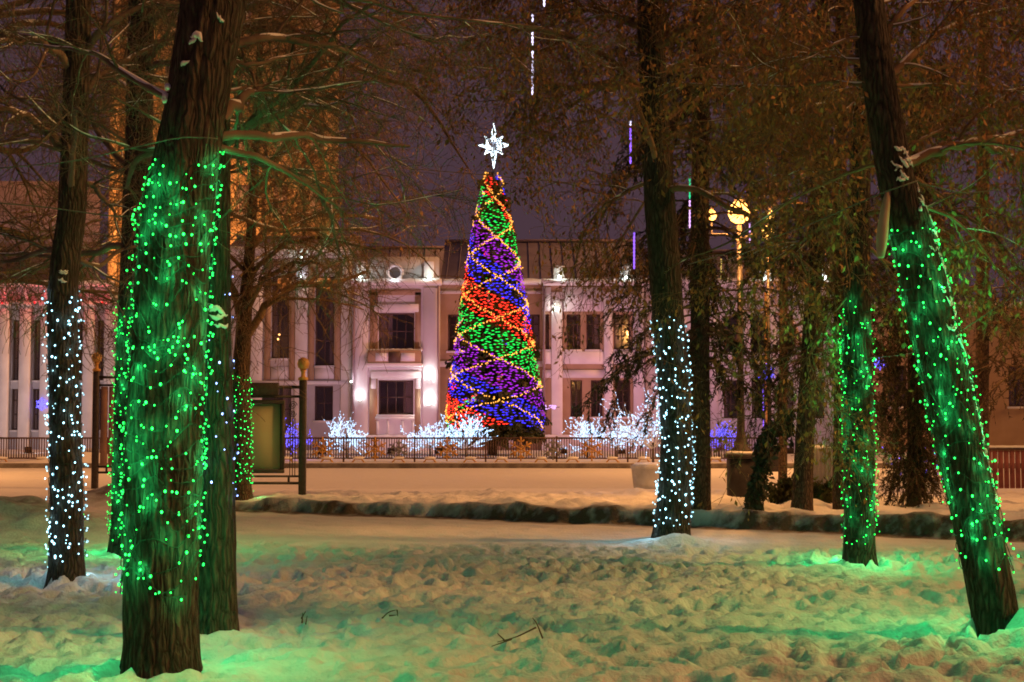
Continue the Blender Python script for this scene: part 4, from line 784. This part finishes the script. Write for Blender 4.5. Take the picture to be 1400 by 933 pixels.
for ci in range(4):
    s = np.mod(bi, 4) == ci; b_ = B[s]; tt = tg[s]; m_ = len(b_)
    V = (b_[:, None] + tt[:, None] * OV[None, :, 0:1] * .078 + np.array([0, 0, 1.])[None, None] * OV[None, :, 2:3] * .026 + np.stack([np.cos(a[s]), np.sin(a[s]), 0 * a[s]], 1)[:, None] * OV[None, :, 1:2] * .02).reshape(-1, 3)
    o = part('light_band', V, (OF[None] + (np.arange(m_) * 6)[:, None, None]).reshape(-1, 3), E[cols[ci]], xt); tag(o, '%s lights winding round the Christmas tree' % nm[cols[ci]], kind='stuff')
def rope(z_of_phi, turns, nsp):
    ph = np.linspace(0, turns * 2 * np.pi, nsp); zz = z_of_phi(ph); s = (zz > zb0) & (zz < zt); ph = ph[s]; zz = zz[s]; R = Rz(zz) * 1.05 + .05; aa = np.pi + ph
    p = np.stack([XL(zz) + R * np.cos(aa), YX + R * np.sin(aa), zz], 1) + rng.normal(size=(len(zz), 3)) * .03; m_ = len(p)
    V = (p[:, None] + OV[None] * .031).reshape(-1, 3); tag(part('gold_garland', V, (OF[None] + (np.arange(m_) * 6)[:, None, None]).reshape(-1, 3), E['x_gold'], xt), 'gold bead garland crossing the light bands', kind='stuff')
for off in (0, 1, 2): rope(lambda p, o=off: zt + .3 - PIT * p / (2 * np.pi) - o * PIT / 4 * 1.33, 3, 420)
for off in (0, .5): rope(lambda p, o=off: zb0 + .25 + 3.4 * p / (2 * np.pi) + o * 3.4, 4, 520)
# star
c = P(675, 199, YX); g = G(); ks = np.arange(16); rr = np.where(ks % 2 == 1, .27, np.where(ks % 8 == 4, .95, np.where(ks % 8 == 0, .62, .52))); rr[12] = 1.0
aa = ks * math.pi / 8; ring = np.stack([c[0] + rr * np.cos(aa), np.full(16, c[1]), c[2] + rr * np.sin(aa)], 1)
V = np.concatenate([ring, [c + [0, -.18, 0]], [c + [0, .18, 0]]]); fs = [(k, (k + 1) % 16, 16) for k in range(16)] + [((k + 1) % 16, k, 17) for k in range(16)]
st = part('star', V, np.array(fs), emit('star_panel', (.6, .72, .95), .8), xt)
g = G(); g.tube(np.concatenate([ring, ring[:1]]) * 1.0, .055, 6); g.build('star_outline', E['star'], st)
g = G(); rr2 = rr * .55; ring2 = np.stack([c[0] + rr2 * np.cos(aa), np.full(16, c[1] - .12), c[2] + rr2 * np.sin(aa)], 1); g.tube(np.concatenate([ring2, ring2[:1]]), .035, 6); g.build('inner_outline', E['star'], st)
G().tube([c - [0, 0, 1.0], [xc, YX, zt - .3]], .05, 6).build('star_pole', M['iron'], st)

# ------------------------------------------------------------------ lit shrubs
def lit_shrub(label, px, pyb, d, wd, h, em, n=420, trunk=.05, zbase=None, group=None, cat='lit shrub', ledr=.02, leaf=False):
    c = P(px, pyb, d); c[2] = gz(c[0], d) if zbase is None else zbase; t = thing('lit_shrub', label, cat, c, group); g = G()
    st = G().tube([c, c + [0, 0, h * .3]], [trunk, trunk * .8], 8).build('trunk', M['twig'], t)
    k = 22; n = int(n * 1.9); a = rng.uniform(0, 6.28, k); e = np.radians(rng.uniform(8, 70, k)); q = walk(np.repeat((c + [0, 0, h * .22])[None], k, 0), np.stack([np.cos(a) * np.cos(e) * wd / h, np.sin(a) * np.cos(e) * wd / h, np.sin(e)], 1), rng.uniform(.45, .75, k) * max(h, wd * .6), 7, .14, .03); r = np.full((k, 1), trunk * .35) * np.linspace(1, .3, 8)[None]
    V, Fq = tubes(q, r, 4); g.add(V, [Fq]); q2, r2 = spawn(q, r, 9, (.18 * h, .36 * h), 4, .2, .03, .8, .7, .2, .25, .5, .006); V, Fq = tubes(q2, r2, 3); g.add(V, [Fq]); tag(g.build('branches', M['trim'] if em == 'shrub' else M['twig'], t), kind='stuff')
    i = rng.integers(0, len(q2), n); j = rng.integers(0, 4, n); f = rng.random((n, 1)); p = q2[i, j] * (1 - f) + q2[i, j + 1] * f + rng.normal(size=(n, 3)) * ledr * .6; tn = nrm(q2[i, j + 1] - q2[i, j]); A = nrm(np.cross(tn, rng.normal(size=tn.shape))); Bv = np.cross(tn, A)
    V = (p[:, None] + tn[:, None] * OV[None, :, 0:1] * ledr * 2 + A[:, None] * OV[None, :, 1:2] * ledr * .7 + Bv[:, None] * OV[None, :, 2:3] * ledr * .7).reshape(-1, 3)
    tag(part('light_tips', V, (OF[None] + (np.arange(n) * 6)[:, None, None]).reshape(-1, 3), E[em], t), kind='stuff'); return t
gr = 'lit shrubs behind the fence'
lit_shrub('white lit shrub alone in front of the left wing of the hall', 474, 620, 56, 1.75, 1.65, 'shrub', 520, group=gr)
lit_shrub('white lit shrub, left one of the pair before the Christmas tree', 588, 620, 56, 1.7, 1.6, 'shrub', 520, group=gr)
lit_shrub('white lit shrub, right one of the pair before the Christmas tree', 637, 620, 55.5, 1.9, 1.7, 'shrub', 560, group=gr)
lit_shrub('white lit shrub right of the Christmas tree behind the spruce bough', 803, 620, 56, 1.7, 1.7, 'shrub', 480, group=gr)
lit_shrub('white lit shrub half hidden between spruce bough and white-lit trunk', 842, 620, 55, 1.1, 1.4, 'shrub', 240, group=gr)
lit_shrub('blue lit shrub behind the notice board scrollwork', 398, 618, 53, 1.1, 1.4, 'shrub_blue', 330)
lit_shrub('blue lit shrub left of the lamp post', 983, 620, 54, 1.4, 1.5, 'shrub_blue', 330)
lit_shrub('blue lights glimmering through the bushy spruce on the right', 1262, 660, 30, 1.3, 1.3, 'shrub_blue', 90, ledr=.012)
# planter with its lit tree
d = 31.0; c = P(886, 668, d); zg = .0
pl = thing('concrete_planter', 'pale concrete planter with snow in front of the road', 'planter', (c[0], d, gz(c[0], d)))
w_ = .36; g = G(); prof = [(w_ * .86, 0), (w_ * .9, .1), (w_, .42), (w_ * 1.06, .44), (w_ * 1.06, .5), (w_ * .95, .505)]
for k in range(1): g.lathe((c[0], d, PZ(668, d)), prof, 8)
g.build('bowl', M['conc'], pl); G().lathe((c[0], d, PZ(668, d)), [(w_ * .98, .5), (w_ * .8, .55), (.05, .57)], 12).build('snow_cap', M['snow'], pl, True)
lit_shrub('white lit small tree growing in the concrete planter', 893, 640, d, 1.15, 1.65, 'shrub', 620, .03, PZ(668, d) + .5, cat='lit tree', ledr=.0125)

# ------------------------------------------------------------------ lamp post on its pedestal
d = 26.4
def lamp_post(label, x, y, zb, top, em, sc_=1.0, arms=True):
    t = thing('street_lamp', label, 'street lamp', (x, y, zb)); 
    G().box(x - .24, x + .24, y - .24, y + .24, zb - .15, zb + .68, .02).build('pedestal', M['pedestal'], t); cap = G().box(x - .28, x + .28, y - .28, y + .28, zb + .683, zb + .77, .02).build('pedestal_cap', M['pedestal'], t)
    WL[cap] = WL[t].copy(); snow_lumps(cap, 'cap_snow', [((x, y, zb + .79), .27, .27, .05)])
    G().lathe((x, y, zb + .75), [(.2, 0), (.2, .1), (.13, .16), (.11, .3), (.09, .36), (.075, .5), (.06, 1.4), (.045, top - zb - 1.0)], 12).build('post', M['iron'], t, True)
    globes = [(x, top)] + ([(x - .52, top - .06), (x + .58, top - .06)] if arms else [])
    for k, (gx, gz_) in enumerate(globes):
        if k: s = 1 if gx > x else -1; a = G().tube([(x, y, top - .55), (x + s * .2, y, top - .42), (gx, y, top - .42), (gx, y, gz_ - .12)], .022, 6).build('arm', M['iron'], t)
        r = (.21 if k == 0 else .1) * sc_; G().lathe((gx, y, gz_ - r), [(.35 * r, 0), (.75 * r, .25 * r), (r, .8 * r), (.92 * r, 1.35 * r), (.5 * r, 1.85 * r), (.1 * r, 2.05 * r)], 14).build('globe', E[em], t, True)
        pl_ = bpy.data.lights.new('lantern_light', 'POINT'); pl_.energy = (700 if em == 'lamp' else 2600) * (1 if k == 0 else .25); pl_.color = (1, .42, .11); pl_.shadow_soft_size = .1; link(bpy.data.objects.new('lantern_light', pl_), t, (gx, y - .5, gz_ - r + .02))
        G().lathe((gx, y, gz_ + r * .98), [(.5 * r, 0), (.3 * r, .25 * r), (.06 * r, .6 * r)], 10).build('finial', M['iron'], t, True)
x = PX(1013, d); lamp_post('three-globe street lamp glowing orange through the spruces on a stone pedestal', PX(1013, d), d, PZ(678, d), PZ(290, d), 'lamp')
lamp_post('street lamp beside the road beyond the left edge of the picture', -19.0, 40.0, .0, 6.4, 'lampfar', 1, False)
lamp_post('distant street lamp glimmering right of the three-globe lamp', PX(1052, 45), 45, .0, PZ(318, 45), 'lampfar', 1, False)
# pole with blue snowflake
d = 52; t = thing('light_pole', 'slim pole carrying a blue snowflake and violet light strip', 'pole', (PX(1048, d), d, .13)); G().lathe((PX(1048, d), d, .1), [(.08, 0), (.05, .6), (.045, 6.2)], 8).build('shaft', M['gold'], t); G().box(PX(1048, d) - .14, PX(1048, d) - .1, d - .06, d - .03, .5, PZ(515, d) - .3).build('light_strip', E['violet_tube'], t)
flake('lit_snowflake', 'bright blue lit snowflake on the slim pole', 'snowflake', 1048, 510, 51.8, .34, E['shrub_blue'], .022); 
flake('lit_snowflake', 'blue lit snowflake behind the green-lit straight trunk on the right', 'snowflake', 1203, 496, 30, .16, E['shrub_blue'], .008)
flake('lit_snowflake', 'small blue lit snowflake in a window of the pale left building', 'snowflake', 57, 553, 71.4, .32, E['shrub_blue'], .025)
# pink lights poking out beside the tree
t = thing('pink_light_cluster', 'pink-white light cluster poking out right of the Christmas tree foot', 'lights', P(752, 557, 59)); g = G()
for k in range(26): g.add(ICO_V * .03 + P(745 + 16 * rng.random(), 557 + 5 * (rng.random() - .5), 59), [ICO_F])
g.build('bulbs', E['pink_tube'], t); G().tube([P(742, 557, 59.3), P(765, 557, 59)], .015, 5).build('stem', M['iron'], t)

# ------------------------------------------------------------------ hanging light tubes
def tube_lamp(label, px, segs, d):
    t = thing('hanging_light_tube', label, 'light tube', P(px, segs[0][0], d), 'light tubes hanging in the trees'); y0 = segs[0][0] - 40
    G().tube([P(px + 1, y0, d), P(px, segs[0][0], d)], .003, 4).build('cord', M['wire'], t)
    for a, b, m_ in segs:
        g = G(); n = max(2, int((b - a) / 5)); yy = np.linspace(a, b, n * 3 + 1)
        g.tube([P(px, v, d) for v in yy], [.010 + .007 * (k % 3 == 1) for k in range(len(yy))], 6); g.build('glowing_tube', E[m_], t)
tube_lamp('white-violet light tube hanging at the top beside the star', 728, [(20, 30, 'white_tube'), (44, 62, 'white_tube'), (70, 130, 'white_tube')], 17.5)
tube_lamp('short white-violet light tube cut by the top edge', 744, [(-6, 9, 'white_tube')], 17.5)
tube_lamp('violet light tube high beside the white-lit bent trunk', 862, [(166, 172, 'white_tube'), (173, 224, 'violet_tube')], 18)
tube_lamp('violet light tube in front of the hall roof', 867, [(318, 368, 'violet_tube')], 20)
tube_lamp('green and pink light tube left of the tall spruce trunk', 943, [(238, 272, 'green_tube'), (274, 312, 'pink_tube')], 21)
tube_lamp('violet light tube hanging above the three-globe lamp', 1019, [(228, 246, 'violet_tube'), (252, 262, 'violet_tube')], 24)
tube_lamp('pink light tube hanging below the three-globe lamp', 1025, [(304, 332, 'pink_tube')], 24)
tube_lamp('dim yellow light tube right of the tall spruce trunk', 986, [(354, 384, 'yellow_tube')], 24)
# ------------------------------------------------------------------ overhead cables
def cable(label, pl, r=.006):
    q = resample([P(*p) for p in pl], 16); t = thing('overhead_cable', label, 'cable', q[0]); G().tube(q, r, 5).build('strand', M['wire'], t, True)
cable('thin cable running left from the closest trunk above its lights', [(-10, 231, 8.9), (100, 221, 8.85), (200, 198, 8.8), (252, 186, 8.75), (298, 190, 8.75)], .0045)
cable('thin cable crossing the far left trunk below the bare limbs', [(-10, 277, 12), (60, 283, 12), (160, 297, 12), (230, 292, 12)], .006)
cable('long thin cable crossing the sky below the star', [(500, 226, 40), (600, 234, 40), (700, 243, 40), (800, 252, 40)], .014)
cable('sagging cable from the leaning trunk to the spruces', [(940, 362, 14), (1000, 345, 13), (1100, 310, 11.6), (1160, 285, 10.7), (1205, 262, 10.5), (1255, 247, 10.5)], .0055)
cable('loose cable from the leaning trunk to the right edge', [(1255, 250, 10.6), (1320, 265, 10.8), (1400, 255, 11)], .004)
cable('low cable between the two right-hand lit trunks', [(1190, 490, 15.5), (1240, 485, 13), (1290, 470, 10.6), (1400, 395, 10.6)], .003)

# ------------------------------------------------------------------ notice boards
def notice_board(label, px_post, d, side, pyb, ytop, slats):
    x = PX(px_post, d); zb = PZ(pyb, d); s = side; t = thing('notice_board', label, 'notice board', (x, d, zb)); u = d / F; H_ = PZ(ytop, d)
    for k, xx in enumerate((x, x + s * 1.75)):
        po = G().box(xx - .07, xx + .07, d - .07, d + .07, zb - .15, H_, .012).build('post', M['iron'], t); WL[po] = WL[t].copy()
        G().lathe((xx, d, H_ + .0), [(.1, 0), (.1, .05), (.045, .07), (.04, .16), (.07, .2)], 10).build('collar', M['gold'], po, True)
        G().lathe((xx, d, H_ + .2), [(.05, 0), (.105, .05), (.125, .13), (.1, .21), (.03, .25)], 14).build('globe', GL, po, True)
    def bx(a, b, y0, y1, z0, z1, nm, m, c=0): 
        A, B_ = sorted((x + s * a, x + s * b)); return G().box(A, B_, d + y0, d + y1, zb + z0, zb + z1, c).build(nm, M[m], t)
    hh = H_ - zb
    bx(.075, 1.675, -.03, .03, hh - .17, hh - .11, 'rail', 'iron'); bx(.075, 1.675, -.03, .03, hh - .35, hh - .3, 'rail', 'iron'); bx(.48, 1.675, -.08, .08, hh - .298, hh - .05, 'header', 'iron', .01)
    bx(.075, 1.675, -.03, .03, .42, .46, 'rail', 'iron'); bx(.075, 1.675, -.03, .03, .28, .33, 'rail', 'iron')
    for a in (.25, 1.5): bx(a, a + .04, -.02, .02, .332, .418, 'spacer', 'iron')
    if slats:
        for k in range(8): bx(.12 + k * .19, .27 + k * .19, -.04, .04, .47, hh - .36, 'slat', 'slat', .01)
    else:
        bx(.36, 1.6, -.05, .05, .5, .58, 'frame_rail', 'iron', .01); bx(.36, 1.6, -.05, .05, hh - .47, hh - .39, 'frame_rail', 'iron', .01); bx(.36, .44, -.05, .05, .583, hh - .473, 'frame_stile', 'iron'); bx(1.52, 1.6, -.05, .05, .583, hh - .473, 'frame_stile', 'iron'); bx(.443, 1.517, -.01, .02, .583, hh - .473, 'panel', 'board')
        g = G()
        for cz, rr, dr in ((hh - .5, .085, 1), (hh - .66, .07, -1)):
            th = np.linspace(0, 4.2 * np.pi, 40); r_ = rr * (1 - th / (4.6 * np.pi)); g.tube(np.stack([x + s * .2 + r_ * np.cos(th * dr), np.full(40, d), zb + cz + r_ * np.sin(th * dr)], 1), .009, 5)
        for a in (.15, .2, .25): g.tube([(x + s * a, d, zb + .46), (x + s * a, d, zb + hh - .75)], .009, 5)
        g.build('scrollwork', M['iron'], t)
    return t
GL = mat('amber_globe', (.45, .26, .08), .35, (6, (.36, .2, .06), (.52, .32, .12)))
notice_board('notice board with blank cream panel and iron scrollwork beside the forked tree', 414, 28.2, -1, 682, 520, False)
notice_board('notice board with brown vertical slats left of the closest trunk', 131, 33.5, 1, 664, 508, True)

# ------------------------------------------------------------------ right-hand fence and cabinet
d = 29.5
rf = thing('slat_fence', 'dark red slat fence with snow on its rail at the right edge', 'fence', (PX(1380, d), d, .1)); zf = PZ(668, d); zt_ = PZ(612, d)
SL = G().box(-.05, .05, -.015, .015, 0, zt_ - zf - .06, .006).me('slat', M['redfence'])
for k in range(15): inst('slat', SL, rf, (PX(1328, d) + k * .118, d, zf))
G().box(PX(1324, d), PX(1445, d), d - .03, d + .05, zt_ - .055, zt_).build('rail', M['iron_brown'], rf); snow_lumps(rf, 'rail_snow', [((PX(px, d), d, zt_ + .01), .3, .05, .03) for px in range(1335, 1445, 18)])
d = 28.5; cb = thing('utility_cabinet', 'grey metal cabinet with snowy top between the spruce trunks', 'cabinet', (PX(1126, d), d, .1)); x0, x1 = PX(1111, d), PX(1138, d); za, zz = PZ(665, d), PZ(613, d)
G().box(x0, x1, d, d + .4, za - .1, zz, .015).build('body', M['cab'], cb)
for k in range(5): xx = x0 + (x1 - x0) * (k + .5) / 5; G().box(xx - .02, xx + .02, d - .012, d - .001, za + .06, zz - .06).build('rib', M['cab'], cb)
snow_lumps(cb, 'top_snow', [((x0 + .12 + k * .15, d + .18, zz + .01), .13, .2, .05) for k in range(2)])
pp = thing('red_post', 'red painted post right of the grey cabinet', 'post', (PX(1144, 28.6), 28.6, .1)); G().box(PX(1139.5, 28.6), PX(1148, 28.6), 28.6, 28.75, PZ(668, 28.6) - .1, PZ(615, 28.6), .01).build('shaft', M['redfence'], pp); G().box(PX(1138.5, 28.6), PX(1149, 28.6), 28.58, 28.77, PZ(615, 28.6) + .002, PZ(612, 28.6)).build('post_cap', M['iron_brown'], pp)
